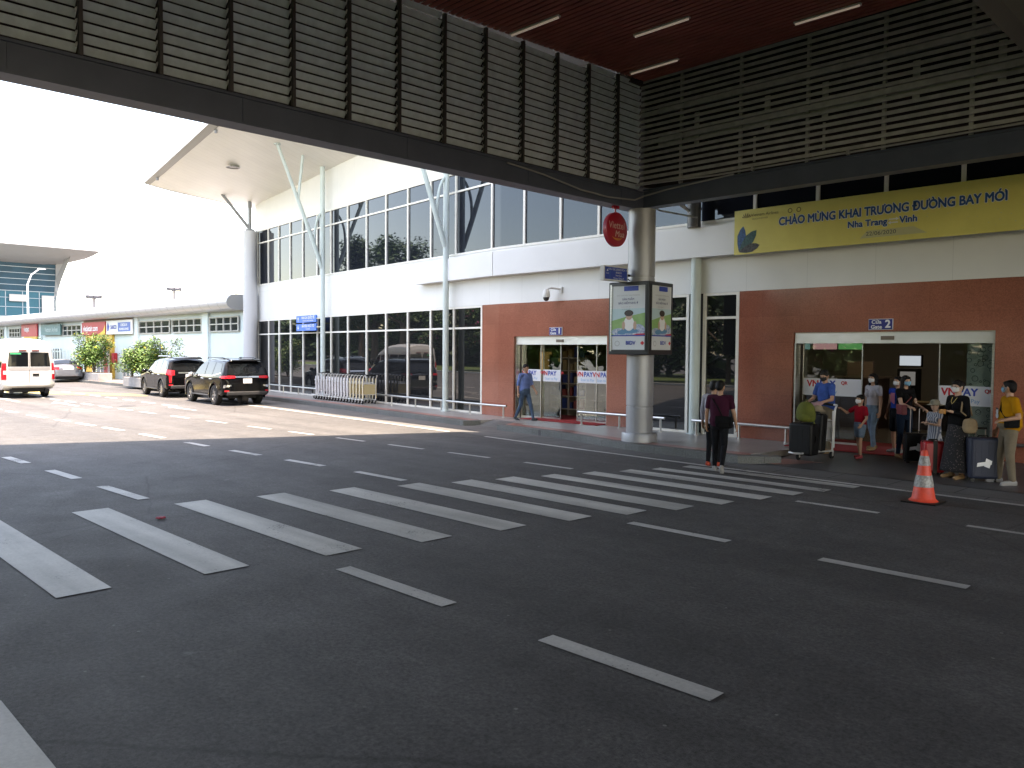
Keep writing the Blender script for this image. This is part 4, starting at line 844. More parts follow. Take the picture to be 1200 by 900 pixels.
for k in range(17):
    kind = 0 if k < 5 else (1 if k < 9 else (0 if k < 12 else 2)); x = -28.85+.245*k; q = FP(x, .72, .15)
    lab = {0: 'white baggage trolley nested in the row before the windows', 1: 'silver baggage trolley in the middle of the nested row', 2: 'cream boarded baggage trolley near the right end of the row'}[kind]
    od = ['first', 'second', 'third', 'fourth', 'fifth', 'sixth', 'seventh', 'eighth', 'ninth', 'tenth', 'eleventh', 'twelfth', 'thirteenth', 'fourteenth', 'fifteenth', 'sixteenth', 'last'][k]; lab = od+' from the left, '+lab.split(' nested')[0].split(' in the')[0].split(' near')[0]+' nested in the row before the windows'
    if k == 0: lab = 'leftmost baggage trolley of the nested row, its nose showing'
    if k == 16: lab = 'rightmost cream boarded baggage trolley of the nested row'
    rz = math.pi-math.atan(KS)
    if tp[kind] is None: tp[kind] = t = trolley(lab, q, rz, grp, kind)
    else:
        t = copy_tree(tp[kind]); t.location = q; t['label'] = lab

# ------------------------------------------------------------------ low annex with curved eave
an = empty('shop_building', (-60, 19, 0), label='low pale blue shop building with a rounded silver eave left of the terminal', cat='building')
M_pb = mat('pale_blue_wall', (.60, .70, .70), .6, var=.03, vscale=1); M_eave = mat('eave_metal', (.50, .50, .52), .35, .3)
XE, XF = -38.25, -125
b = MB(); b.box(XF, XE, 19, 34, 0, 4.5); b.build('wall', M_pb, an)
prof = [(19.05, 4.90), (18.55, 4.90), (18.33, 4.87), (18.16, 4.77), (18.05, 4.62), (18.02, 4.47), (18.08, 4.31), (18.22, 4.18), (18.42, 4.12), (19.0, 4.10)]
b = MB(); n = len(prof)
xx = XE+.1; 
while xx > XF:
    w = 1.05; x2 = xx-w+.025; vs = [(xx, y, z) for y, z in prof]+[(x2, y, z) for y, z in prof]; b.add(vs, [(i, i+1, n+i+1, n+i) for i in range(n-1)]); xx -= w
ev = b.build('eave', M_eave, an, smooth=True)
b = MB(); p2 = [(19.04, 4.88), (18.55, 4.88), (18.34, 4.85), (18.18, 4.75), (18.07, 4.61), (18.04, 4.47), (18.10, 4.32), (18.24, 4.20), (18.43, 4.14), (19.04, 4.12)]; b.ext([(XE+.08, y, z) for y, z in p2], (XF-XE, 0, 0)); b.build('eave_core', flat('eave_joint', (.2, .2, .2)), ev)
b = MB(); b.poly([(XE+.1, y, z) for y, z in prof]); b.build('eave_end', flat('eave_end_grey', (.30, .30, .29), .5), ev)
b = MB(); b.hexa([(XF, 19.0, 4.88), (XE+.1, 19.0, 4.88), (XE+.1, 34, 5.6), (XF, 34, 5.6), (XF, 19.0, 4.92), (XE+.1, 19.0, 4.92), (XE+.1, 34, 5.7), (XF, 34, 5.7)]); b.build('roof', M_eave, an)
for x in (-42.5, -52.5, -62.6, -73.3, -84, -95, -106): b = MB(); b.box(x-.36, x+.36, 18.86, 19.0-.002, 0, 4.1); b.build('pilaster', M_pb, an)
for i, (xa, xb) in enumerate(((-42.0, -38.7), (-46.9, -43.0), (-52.0, -47.3), (-67.3, -63.1), (-82.8, -79.3), (-89, -85), (-94, -90))):
    b = MB(); b.box(xa, xb, 18.93, 18.97, 3.12, 3.78); w = b.build('window', flat('shop_window_glass', (.03, .035, .035), .08), an); b = MB(); nn = 4
    for k in range(nn+1): x = xa+(xb-xa)*k/nn; b.box(x-.05, x+.05, 18.88, 18.93, 3.08, 3.82)
    for z in (3.06, 3.43, 3.79): b.box(xa-.05, xb+.05, 18.885, 18.925, z, z+.06)
    b.build('window_frame', flat('frame_grey', (.42, .42, .38)), w)
b = MB(); b.box(-61.9, -56.6, 18.84, 18.998, 0.02, 3.9); b.build('yellow_surround', flat('wall_yellow', (.62, .38, .06), .5), an)
b = MB(); b.box(-62.2, -52.9, 18.8, 18.83, 3.85, 4.08); b.build('shutter_box', flat('shutter_brown', (.20, .13, .08), .6), an)
d = MB(); d.box(-60.3, -57.9, 18.80, 18.835, .05, 2.55); dr = d.build('door', flat('door_glass_grey', (.12, .16, .18), .1), an)
d = MB()
for x in (-60.3, -59.5, -58.7, -57.98): d.box(x-.07, x+.07, 18.77, 18.80, .05, 2.6)
for z in (.05, 1.22, 2.5): d.box(-60.3, -57.9, 18.765, 18.799, z, z+.12)
d.build('door_frame', flat('door_frame_white', (.75, .75, .68)), dr)
for x in (-50.2, -53.9, -69): 
    d = MB(); d.box(x-.9, x+.9, 18.9, 18.99, .05, 2.1); dr = d.build('door', MATS['door_glass_grey'], an); d = MB()
    for k in range(4): d.box(x-.95+k*.6, x-.85+k*.6, 18.86, 18.9, .05, 2.15)
    d.build('door_frame', MATS['door_frame_white'], dr)
def shop_sign(x0, x1, z0, z1, m, lab, items, y=18.72):
    s = empty('shop_sign', (x0, y, z0), label=lab, cat='sign', group='shop signs under the rounded eave'); b = MB(); b.box(x0, x1, y, y+.08, z0, z1); b.build('board', m, s)
    for (t_, sz, m_, u, v, bo) in items: text(t_, sz, m_, (x0+(x1-x0)*u, y-.001, z0+(z1-z0)*v), RX, UZ, s, bold=bo, off=.01)
    return s
s = shop_sign(-62.3, -57.5, 3.08, 3.95, flat('sign_dull_red', (.45, .03, .04)), 'red shop sign with a yellow corner over the yellow doorway', [('vietjetair.com', .55, T_wh, .38, .5, .012)])
b = MB(); b.poly([(-59.4, 18.71, 3.08), (-57.5, 18.71, 3.08), (-57.5, 18.71, 3.75), (-57.9, 18.71, 3.35), (-58.6, 18.71, 3.16)]); b.build('yellow_corner', flat('sign_yellow', (.75, .5, .05)), s)
s = shop_sign(-57.3, -52.7, 3.08, 3.98, flat('sign_white', (.72, .72, .70)), 'white shop sign with blue lettering right of the red one', [('SASCO', .36, T_blue, .30, .5, .012)])
b = MB(); b.box(-55.1, -52.95, 18.70, 18.715, 3.25, 3.83); b.build('blue_block', flat('block_blue', (.06, .14, .42)), s); text('CHECK-IN', .25, T_wh, (-54.02, 18.699, 3.66), RX, UZ, s, off=.004, bold=.006); text('BUSINESS LOUNGE', .19, T_wh, (-54.02, 18.699, 3.4), RX, UZ, s, off=.004, bold=.006)
b = MB(); b.poly([(-57.1, 18.71, 3.3), (-56.9, 18.71, 3.3), (-56.7, 18.71, 3.6), (-57.0, 18.71, 3.9), (-57.15, 18.71, 3.6)]); b.build('emblem', T_blue, s)
shop_sign(-72.4, -67.3, 3.15, 3.98, flat('sign_teal', (.05, .16, .17)), 'dark teal shop sign with pale lettering behind the van', [('Vietnam Airlines', .5, flat('pale_teal', (.35, .5, .5)), .55, .5, .008)])
s = shop_sign(-78.1, -73.5, 3.09, 4.1, MATS['sign_dull_red'], 'red shop sign farthest left above the van roof', [('vietjet', .6, T_wh, .35, .6, .01)]); b = MB(); b.box(-77.5, -73.7, 18.74, 18.8, 2.3, 3.08); b.build('yellow_panel', MATS['wall_yellow'], s)
b = MB(); b.box(-57.5, -56.7, 18.6, 18.7, .05, 1.98); b.mi = 1; b.poly([(-57.49, 18.595, .06), (-56.9, 18.595, .06), (-56.72, 18.595, 1.0), (-57.2, 18.595, 1.97), (-57.49, 18.595, 1.97)]); mesh_thing(b, 'display_board', [flat('board_white', (.6, .55, .55)), MATS['sign_dull_red']], 'narrow red and white display board beside the yellow doorway', 'board')
b = MB(); b.box(-56.5, -56.05, 18.75, 18.98, 1.2, 1.85); mesh_thing(b, 'wall_box', flat('box_red', (.5, .02, .03)), 'small red box fixed on the pale wall right of the yellow doorway', 'box', bevel=.02)
# street side flags row near far left (grey gate fence behind the sedan)
fn = empty('metal_fence', (-66, 18.4, 0), label='pale metal palisade fence behind the silver sedan', cat='fence')
for k in range(9): b = MB(); b.box(-68.6+k*.75, -68.45+k*.75, 18.40, 18.44, .1, 2.05); b.build('slat', flat('fence_pale', (.55, .62, .58)), fn)
b = MB(); b.box(-68.7, -62.4, 18.45, 18.49, 1.85, 1.95); b.box(-68.7, -62.4, 18.45, 18.49, .3, .4); b.build('fence_rail', MATS['fence_pale'], fn)
# ------------------------------------------------------------------ far terminal with swooping roof
ft = empty('far_terminal', (-165, 30, 0), label='distant terminal with a teal glass front and a grey swooping roof', cat='building')
M_tg = mat('teal_glass', (.012, .055, .085), .35, spec=.2, var=.25, vscale=.35); M_tg2 = mat('teal_glass_light', (.025, .12, .16), .4, spec=.2); M_wl = flat('fin_white', (.42, .47, .5))
b = MB(); b.box(-215, -160.5, 8, 43.9, 0, 17.2); b.build('wall', flat('far_wall', (.4, .42, .43)), ft)
for (z0, z1, m) in ((12.0, 17.0, M_tg), (7.6, 11.95, M_tg2), (0, 7.55, flat('pale_cyan_glass', (.25, .45, .47), .3))):
    b = MB(); b.box(-160.45, -160.3, 8, 44.0, z0, z1); gl = b.build('curtain_wall', m, ft)
    b = MB(); z = z0
    while z < z1-.2: b.box(-160.3, -160.2, 8, 44.0, z, z+.09); z += 1.05 if z0 > 10 else 1.6
    if z0 < 10:
        for k in range(13): y = 43.9-k*2.6; b.box(-160.3, -160.2, y-.05, y+.05, z0, z1)
    b.build('fins', M_wl, gl)
for (ya, yb, za, zb) in ((36.6, 39.3, 10.2, 11.4), (41.6, 43.6, 7.0, 11.4)): b = MB(); b.box(-159.98, -159.9, ya, yb, za, zb); b.build('louvre_panel', flat('panel_pale', (.5, .47, .45)), ft)
b = MB()   # roof: flat edge in front, underside curving down to the corner
Ys = [5, 20, 36, 42, 45, 47.2, 48.9]
def under(y): return 16.6 if y < 40 else 16.6+(y-40)*.05
P = [(-152, 19.1), (-156, 18.2), (-160.2, 16.9), (-215, 16.9)]
vs = []; 
for y in Ys:
    t = max(0, (y-44)/6); pr_ = [(-152-.0*t, 19.1+.0*t), (-156, 18.2+.6*t), (-160.2, 16.9+1.9*t), (-215, 16.9+1.9*t)]
    vs += [(x, y, z) for x, z in pr_]
b.add(vs, [(i*4+j, i*4+j+1, i*4+j+5, i*4+j+4) for i in range(len(Ys)-1) for j in range(3)]); b.build('roof_underside', flat('roof_under_grey', (.55, .55, .55)), ft, smooth='all')
b = MB(); b.hexa([(-151.9, 5, 19.15), (-151.9, 49.0, 19.1), (-215, 49.0, 19.1), (-215, 5, 19.1), (-151.9, 5, 20.0), (-151.9, 49.0, 19.7), (-215, 49.0, 21), (-215, 5, 21)]); b.build('roof', flat('roof_light', (.5, .5, .5)), ft)
b = MB(); b.add([(-160.2, 43.6, 10.8), (-160.2, 44.2, 12.5), (-158, 45.5, 18.6), (-156, 45.4, 18.8), (-160.2, 43.9, 14.5), (-157, 45, 18.6)], [(0, 1, 2, 3, 5, 4)]); b.ext([(-160.1, 43.95, 10.6), (-160.1, 44.4, 12.8), (-160.1, 45.2, 15.6), (-160.1, 46.6, 19.05), (-160.1, 43.95, 19.05)], (-1.5, 0, 0)); b.build('corner_bracket', flat('bracket_grey', (.30, .30, .30)), ft)
# street lamp and floodlight masts
def at(px, py, dist):
    d = rt2*((px-600)/945)-up2*((py-450)/945)+fw; h = math.hypot(d.x, d.y); return Vector((0, 0, CH))+d*(dist/h)
q = at(33, 372, 120); tpz = at(40, 315, 120).z
s = empty('street_lamp', (q.x, q.y, 0), label='thin pale street lamp in front of the distant teal terminal', cat='street lamp')
b = MB(); b.tube([(q.x, q.y, 0), (q.x, q.y, tpz-2.0), (q.x+.1, q.y+.4, tpz-.8), (q.x+.1, q.y+1.3, tpz)], [.14, .11, .09, .07], 8); b.build('pole', flat('lamp_pale', (.6, .6, .62)), s, smooth=True); b = MB(); b.ell((q.x+.1, q.y+1.6, tpz+.05), (.12, .5, .08)); b.build('lamp_head', MATS['lamp_pale'], s)
for px, ty, lab in ((110, 347, 'left and shorter of the two floodlight masts beyond the low eave'), (204, 338, 'right and taller of the two floodlight masts beyond the low eave')):
    q = at(px, ty, 140); s = empty('floodlight_mast', (q.x, q.y, 0), label=lab, cat='floodlight', group='floodlight masts on the skyline'); b = MB(); b.tube([(q.x, q.y, 0), (q.x, q.y, q.z-.3)], [.34, .2], 8); b.build('pole', flat('mast_grey', (.16, .16, .18)), s)
    b = MB()
    for k in range(9): a = 2*math.pi*k/9; rr = .95; b.obox((q.x+rr*math.cos(a), q.y+rr*math.sin(a), q.z-.15+.1*(k % 2)), (math.cos(a), math.sin(a), -.5), (-math.sin(a), math.cos(a), 0), (.5*math.cos(a), .5*math.sin(a), 1), .16, .3, .2)
    b.tube([(q.x+.8*math.cos(a), q.y+.8*math.sin(a), q.z-.3) for a in [2*math.pi*k/9 for k in range(10)]], .06, 6); b.tube([(q.x-1, q.y, q.z-.3), (q.x+1, q.y, q.z-.3)], .06, 6); b.tube([(q.x, q.y-1, q.z-.3), (q.x, q.y+1, q.z-.3)], .06, 6); b.tube([(q.x, q.y, q.z-.3), (q.x, q.y, q.z+.5)], .05, 6)
    b.build('lamp_cluster', MATS['mast_grey'], s)
# ------------------------------------------------------------------ plants
def leafmat(n, c, c2): return mat(n, c, .55, c2=c2, vscale=1.6)
L1 = leafmat('leaf_bright', (.10, .19, .03), (.035, .09, .015)); L2 = leafmat('leaf_dark', (.05, .10, .02), (.02, .05, .012)); L3 = leafmat('leaf_mid', (.07, .15, .03), (.035, .08, .018)); M_bark = mat('bark', (.12, .085, .06), .9, var=.3, vscale=8)
F_pink = flat('flower_pink', (.55, .03, .22)); F_yel = flat('flower_yellow', (.75, .55, .03))
def leaves(seed, clumps, n, size, flowers=0, droop=.3):
    """clumps: (centre, radius xyz)"""
    r_ = np.random.default_rng(seed); b = MB(); tot = sum(c[1][0]*c[1][2] for c in clumps)
    for (c, rad) in clumps:
        k = int(n*rad[0]*rad[2]/tot)
        v = r_.normal(size=(k, 3)); v /= np.linalg.norm(v, axis=1)[:, None]; rr = r_.random(k)**.45*(.75+.35*r_.random(k))
        P = np.array(c)+v*rr[:, None]*np.array(rad)
        for p in P:
            a = r_.random()*6.283; t = r_.normal()*.5; L = size*(.6+.8*r_.random()); w = L*.32
            d = Vector((math.cos(a), math.sin(a), t-droop)).normalized(); u = d.cross(Vector((0, 0, 1))).normalized(); s_ = (u+Vector((0, 0, r_.normal()*.5))).normalized()*w; p = Vector(p)
            if flowers and r_.random() < flowers: b.mi = 1
            else: b.mi = 0
            b.add([p, p+d*L*.5+s_, p+d*L, p+d*L*.5-s_], [(0, 1, 2, 3)])
    return b
def shrub(name, lab, x, y, h, w, seed, n, mat_, fl=None, size=.14, base=.5, cat='shrub', group=None, stems=7):
    s = empty(name, (x, y, base), label=lab, cat=cat, group=group); rr = random.Random(seed); cl = []; tb = MB()
    cl += [((w*.28*math.cos(q), w*.28*math.sin(q), h*.28), (w*.3, w*.3, h*.2)) for q in (0, 2.1, 4.2)]
    for k in range(stems):
        a = rr.uniform(0, 6.28); rad = w*rr.uniform(.1, .55); hh = h*rr.uniform(.55, 1.0); e = Vector((rad*math.cos(a), rad*math.sin(a), hh)); tb.tube([(0, 0, 0), (e.x*.3, e.y*.3, e.z*.5), tuple(e)], [.035, .022, .01], 6)
        cl.append(((e.x*.9, e.y*.9, e.z*.85), (w*.22, w*.22, h*.18))); cl.append(((e.x*.6, e.y*.6, e.z*.55), (w*.26, w*.26, h*.22)))
    tb.build('stem', M_bark, s, local=True); leaves(seed, cl, int(n*1.7), size*.72, .02 if fl else 0).build('foliage', [mat_, fl or mat_], s, local=True); return s
def planter(x0, x1, y0, y1, lab):
    t = empty('planter', ((x0+x1)/2, y0, 0), label=lab, cat='planter', group='grey concrete planters on the pavement'); b = MB(); b.box(x0, x1, y0, y1, 0.1, .62); b.build('trough', mat('planter_concrete', (.30, .29, .28), .8, var=.12, vscale=4), t, bevel=.03); b = MB(); b.box(x0+.1, x1-.1, y0+.1, y1-.1, .60, .632); b.build('soil', flat('soil', (.05, .035, .02), .9), t)
planter(-56.8, -52.9, 16.8, 17.6, 'grey concrete planter just right of the silver sedan'); planter(-46.2, -40.3, 15.9, 16.8, 'grey concrete planter beside the front black car')
g1 = 'bright green shrubs with yellow flowers in planters'
shrub('shrub', 'bushy green shrub in the planter between sedan and yellow doorway', -55.0, 17.2, 2.5, 2.2, 11, 2600, L1, F_yel, .17, .6, group=g1)
shrub('shrub', 'leaning green shrub with a yellow bloom just behind the sedan', -57.0, 17.3, 3.0, 1.6, 12, 1500, L1, F_yel, .17, .6, group=g1, stems=5)
shrub('shrub', 'tall green shrub in the left part of the planter before the pale blue wall', -46.2, 16.4, 2.2, 2.0, 13, 2400, L1, F_yel, .15, .6, group=g1)
shrub('shrub', 'dense lime green shrub in the middle of the planter by the parked cars', -44.4, 16.3, 1.8, 1.9, 14, 2200, L1, F_yel, .15, .6, group=g1)
shrub('shrub', 'loose green shrub with yellow flowers right above the front black car', -42.3, 16.4, 2.3, 1.9, 15, 2000, L1, F_yel, .15, .6, group=g1)
shrub('shrub', 'small leaning shrub rising behind the white van roof', -67.5, 17.2, 3.1, 1.6, 16, 1200, L1, F_yel, .2, .3, group=g1, stems=4)
shrub('shrub', 'green shrub at the far left edge behind the white van', -76.5, 16.8, 2.9, 2.0, 17, 1200, L1, F_yel, .2, .3, group=g1, stems=5)
def tree(lab, x, y, h, w, seed, n, m, fl=None, size=.32, group='trees across the road mirrored in the glass'):
    s = empty('tree', (x, y, 0), label=lab, cat='tree', group=group); rr = random.Random(seed); tb = MB(); tr = h*.35
    tb.tube([(0, 0, 0), (rr.uniform(-.2, .2), rr.uniform(-.2, .2), tr*.6), (0, 0, tr), (rr.uniform(-.3, .3), rr.uniform(-.3, .3), h*.7)], [.26*h/8, .2*h/8, .17*h/8, .06], 9); cl = []
    for k in range(16):
        a = rr.uniform(0, 6.28); rad = w*rr.uniform(.15, .5); z = rr.uniform(.34, .98)*h; rad *= 1.15-abs(z/h-.6); e = (rad*math.cos(a), rad*math.sin(a), z); tb.tube([(0, 0, min(tr*1.0, z*.7)), (e[0]*.6, e[1]*.6, z*.85), e], [.09*h/8, .05, .015], 6); q = rr.uniform(.16, .26); cl.append((e, (w*q, w*q, h*q*.55)))
    tb.build('trunk', M_bark, s, local=True); leaves(seed, cl, n, size, .05 if fl else 0).build('crown', [m, fl or m], s, local=True)
    return s
kinds = [(-24, -14.5, 5.6, 5.5, F_pink, L3), (-29.5, -16, 6.6, 6, None, L2), (-35, -14.3, 5.4, 6, None, L3), (-48, -14, 6.5, 6, None, L2), (-66, -13, 8.0, 7, F_pink, L3), (-75, -12.5, 8.4, 7.5, F_pink, L2), (-104, -11, 8.6, 7, None, L3), (-84.5, -10.5, 15.2, 9, None, L3), (-92, -10, 17, 9.5, None, L2), (-98.5, -11, 15.0, 8, None, L3)]
tl = ['flowering pink tree mirrored beside the second pale green pillar', 'dark green tree mirrored at the right of gate one', 'green tree mirrored in the glass of gate one', 'pink flowering tree mirrored in the last lower window before the stone', 'pink flowering tree mirrored left of the tall green pillar', 'tallest pink flowering tree mirrored above the parked cars', 'green tree mirrored behind the direction signs', 'tall green tree mirrored low in the upper windows, right part', 'tall green tree mirrored low in the upper windows, middle', 'tall green tree mirrored low in the upper windows, left part']
for i, (x, y, h, w, fl, m) in enumerate(kinds): tree(tl[i], x, y, h, w, 40+i, 9000 if h > 9 else 7000, m, fl, .42 if h > 9 else .34)
cl = []; rr = random.Random(5)
for k in range(104):
    x = -330+k*3.4
    for z in (1.5, 4.3, 7.0): cl.append(((x+rr.uniform(-.8, .8), -26-rr.random()*4, z+rr.uniform(-.4, 1.2)), (3.0, 2.0, 2.1)))
tag(leaves(77, cl, 40000, 1.7, 0, .1).build('tree_belt', L2), kind='stuff')
# ------------------------------------------------------------------ vehicles (local: heading +x, wheels on z=0)
M_blkp = mat('black_car_paint', (.003, .003, .0035), .10, 0, spec=.22)
M_van = mat('white_van_paint', (.46, .45, .43), .3, 0, coat=.5, var=.03, vscale=2)
M_sil = mat('silver_car_paint', (.17, .175, .19), .28, .5, coat=.6)
M_cg = mat('car_glass', (.006, .007, .008), .03, spec=.4)
M_tyre = mat('tyre_rubber', (.014, .014, .013), .85, bump=.2, bscale=60); M_rim = mat('alloy_rim', (.42, .42, .43), .3, .8)
M_tail = flat('tail_light_red', (.50, .012, .02), .15); M_tailw = flat('lens_clear', (.6, .6, .6), .15); M_trim = mat('grey_trim', (.022, .022, .023), .6)
M_plate = flat('number_plate', (.7, .7, .68), .5)
def interp(P, x):
    if x >= P[0][0]: return P[0][1]
    for (x0, z0), (x1, z1) in zip(P, P[1:]):
        if x1 <= x <= x0: return z0+(z1-z0)*((x0-x)/(x0-x1) if x0 != x1 else 0)
    return P[-1][1]
def smooth_prof(P, r=.06):
    return P
def car_body(parent, m, L, W, top, bot, belt, tum, rc_f, rc_r, wheels, wr, gh_r=.16, name='body', pw=2.6):
    """top/bot: side outlines [(x,z)...] front to rear; belt: height where the sides start to lean in; tum: lean per metre"""
    xf, xr = L/2, -L/2
    xs = sorted(set([xf-rc_f*(1-math.cos(math.pi/2*i/9)) for i in range(10)]+[xr+rc_r*(1-math.cos(math.pi/2*i/9)) for i in range(10)]+[xf-rc_f-(L-rc_f-rc_r)*i/46 for i in range(47)]+[p[0] for p in top if xr < p[0] < xf]), reverse=True)
    xs = [x for i, x in enumerate(xs) if i == 0 or xs[i-1]-x > .004]
    nz = 18; G = []
    for x in xs:
        zt, zb = interp(top, x), interp(bot, x)
        pf = 1
        if x > xf-rc_f: t = min(1, (x-(xf-rc_f))/rc_f); pf = (1-t**pw)**(1/pw)
        if x < xr+rc_r: t = min(1, ((xr+rc_r)-x)/rc_r); pf = (1-t**pw)**(1/pw)
        pf = .55+.45*pf if pf > 0 else .55
        row = [(x, 0, zb)]
        for k in range(nz+1):
            f = k/nz; z = zb+(zt-zb)*(f if f < .5 else .5+.5*(1-(1-(f-.5)*2)**1.7))
            h = W/2*pf-.10*max(0, .55-z)**1.5
            if z > belt: h -= tum*(z-belt)+.25*tum*(z-belt)**2
            rr = min(gh_r, (zt-zb)*.4)
            if z > zt-rr: t = (z-(zt-rr))/rr; h = h*(1-min(1, t)**3.2*.42)
            if z < zb+.07: t = ((zb+.07)-z)/.07; h -= .05*t*t
            row.append((x, h, z))
        yl = row[-1][1]; row.append((x, yl*.62, zt+.018*min(1, zt-zb))); row.append((x, yl*.3, zt+.026)); row.append((x, 0, zt+.03))
        G.append(row)
    b = MB(); n = len(G[0]); N = len(G); vs = []
    for row in G: vs += row
    for row in G: vs += [(x, -y, z) for x, y, z in row]
    fs = []
    for i in range(N-1):
        for j in range(n-1):
            a = i*n+j; c = (i+1)*n+j; fs.append((a, a+1, c+1, c)); a += N*n; c += N*n; fs.append((a, c, c+1, a+1))
    for e, flip in ((0, 1), ((N-1)*n, 0)):
        for j in range(n-1):
            q = (e+j, e+j+1, N*n+e+j+1, N*n+e+j); fs.append(tuple(reversed(q)) if flip else q)
    b.add(vs, fs); o = b.build(name, m, None)
    bm = bmesh.new(); bm.from_mesh(o.data); bmesh.ops.remove_doubles(bm, verts=bm.verts, dist=.0004); bmesh.ops.recalc_face_normals(bm, faces=bm.faces); bm.to_mesh(o.data)
    bvh = BVHTree.FromBMesh(bm); bm.free()
    cut = MB()
    for (wx, wz, r) in wheels:
        for s_ in (-1, 1):
            y0 = s_*(W/2-.30); y1 = s_*(W/2+.2); pts = [(wx+r*math.cos(2*math.pi*k/28), min(y0, y1), wz+r*math.sin(2*math.pi*k/28)) for k in range(28)]; cut.ext(pts, (0, abs(y1-y0), 0))
    c = cut.build('cutter', M_trim, None, fix=True)
    md = o.modifiers.new('arches', 'BOOLEAN'); md.operation = 'DIFFERENCE'; md.object = c; md.solver = 'EXACT'
    bake(o); bpy.data.objects.remove(c); o.parent = parent
    o.data.polygons.foreach_set('use_smooth', [True]*len(o.data.polygons)); o.data.set_sharp_from_angle(angle=R(32))
    return o, bvh
def drape(bvh, top, bot, axis, sgn, off=.006, nu=14, nv=8):
    """patch between two polylines given in the plane across `axis` ('y': (x,z) points, 'x': (y,z) points), dropped onto the body"""
    def pl(P, t):
        k = t*(len(P)-1); i = min(int(k), len(P)-2); f = k-i; return P[i][0]+(P[i+1][0]-P[i][0])*f, P[i][1]+(P[i+1][1]-P[i][1])*f
    pts = {}; last = 0
    for i in range(nu+1):
        for j in range(nv+1):
            a, c = pl(top, i/nu), pl(bot, i/nu); t = j/nv; u, v = a[0]+(c[0]-a[0])*t, a[1]+(c[1]-a[1])*t
            o = Vector((u, sgn*5, v)) if axis == 'y' else Vector((sgn*6, u, v)); d = Vector((0, -sgn, 0)) if axis == 'y' else Vector((-sgn, 0, 0))
            h, nn, _, _ = bvh.ray_cast(o, d)
            if h is not None: last = h.y if axis == 'y' else h.x
            p = Vector((u, last, v)) if axis == 'y' else Vector((last, u, v))
            pts[i, j] = p-d*off
    b = MB(); b.grid(lambda s_, t_: pts[round(s_*nu), round(t_*nv)], nu, nv); return b
def wheel(parent, x, y, r, w, s_, spokes=6, rimm=None):
    b = MB(); rr = r*.66; b.lathe([(rr, -w/2), (r*.9, -w/2), (r, -w*.36), (r, w*.36), (r*.9, w/2), (rr, w/2), (rr*.96, w*.3), (rr*.96, -w*.3), (rr, -w/2)], (x, y, r), 30, 'y'); t = b.build('wheel', M_tyre, parent, local=True, smooth=True)
    b = MB(); yo = y+s_*w*.30; b.lathe([(rr*.99, -.01), (rr*.99, .02), (rr*.88, .02), (rr*.86, -.02)], (x, yo, r), 30, 'y')
    for k in range(spokes):
        a = 2*math.pi*k/spokes; d = Vector((math.cos(a), 0, math.sin(a))); n = Vector((-d.z, 0, d.x)); b.obox(Vector((x, yo+.004*s_, r))+d*rr*.48, d, (0, 1, 0), n, rr*.42, .014, rr*.10)
    b.lathe([(0, -.02), (rr*.22, -.02), (rr*.22, .02), (0, .02)], (x, yo, r), 16, 'y'); rim = b.build('rim', rimm or M_rim, t, local=True, smooth=True)
    b = MB(); b.lathe([(0, 0), (rr*.9, 0)], (x, yo-s_*.05, r), 24, 'y'); b.build('brake_disc', M_trim, rim, local=True)
    return t
def lb(parent, name, m, x0, x1, y0, y1, z0, z1, bevel=0.0): b = MB(); b.box(x0, x1, y0, y1, z0, z1); return b.build(name, m, parent, local=True, bevel=bevel)

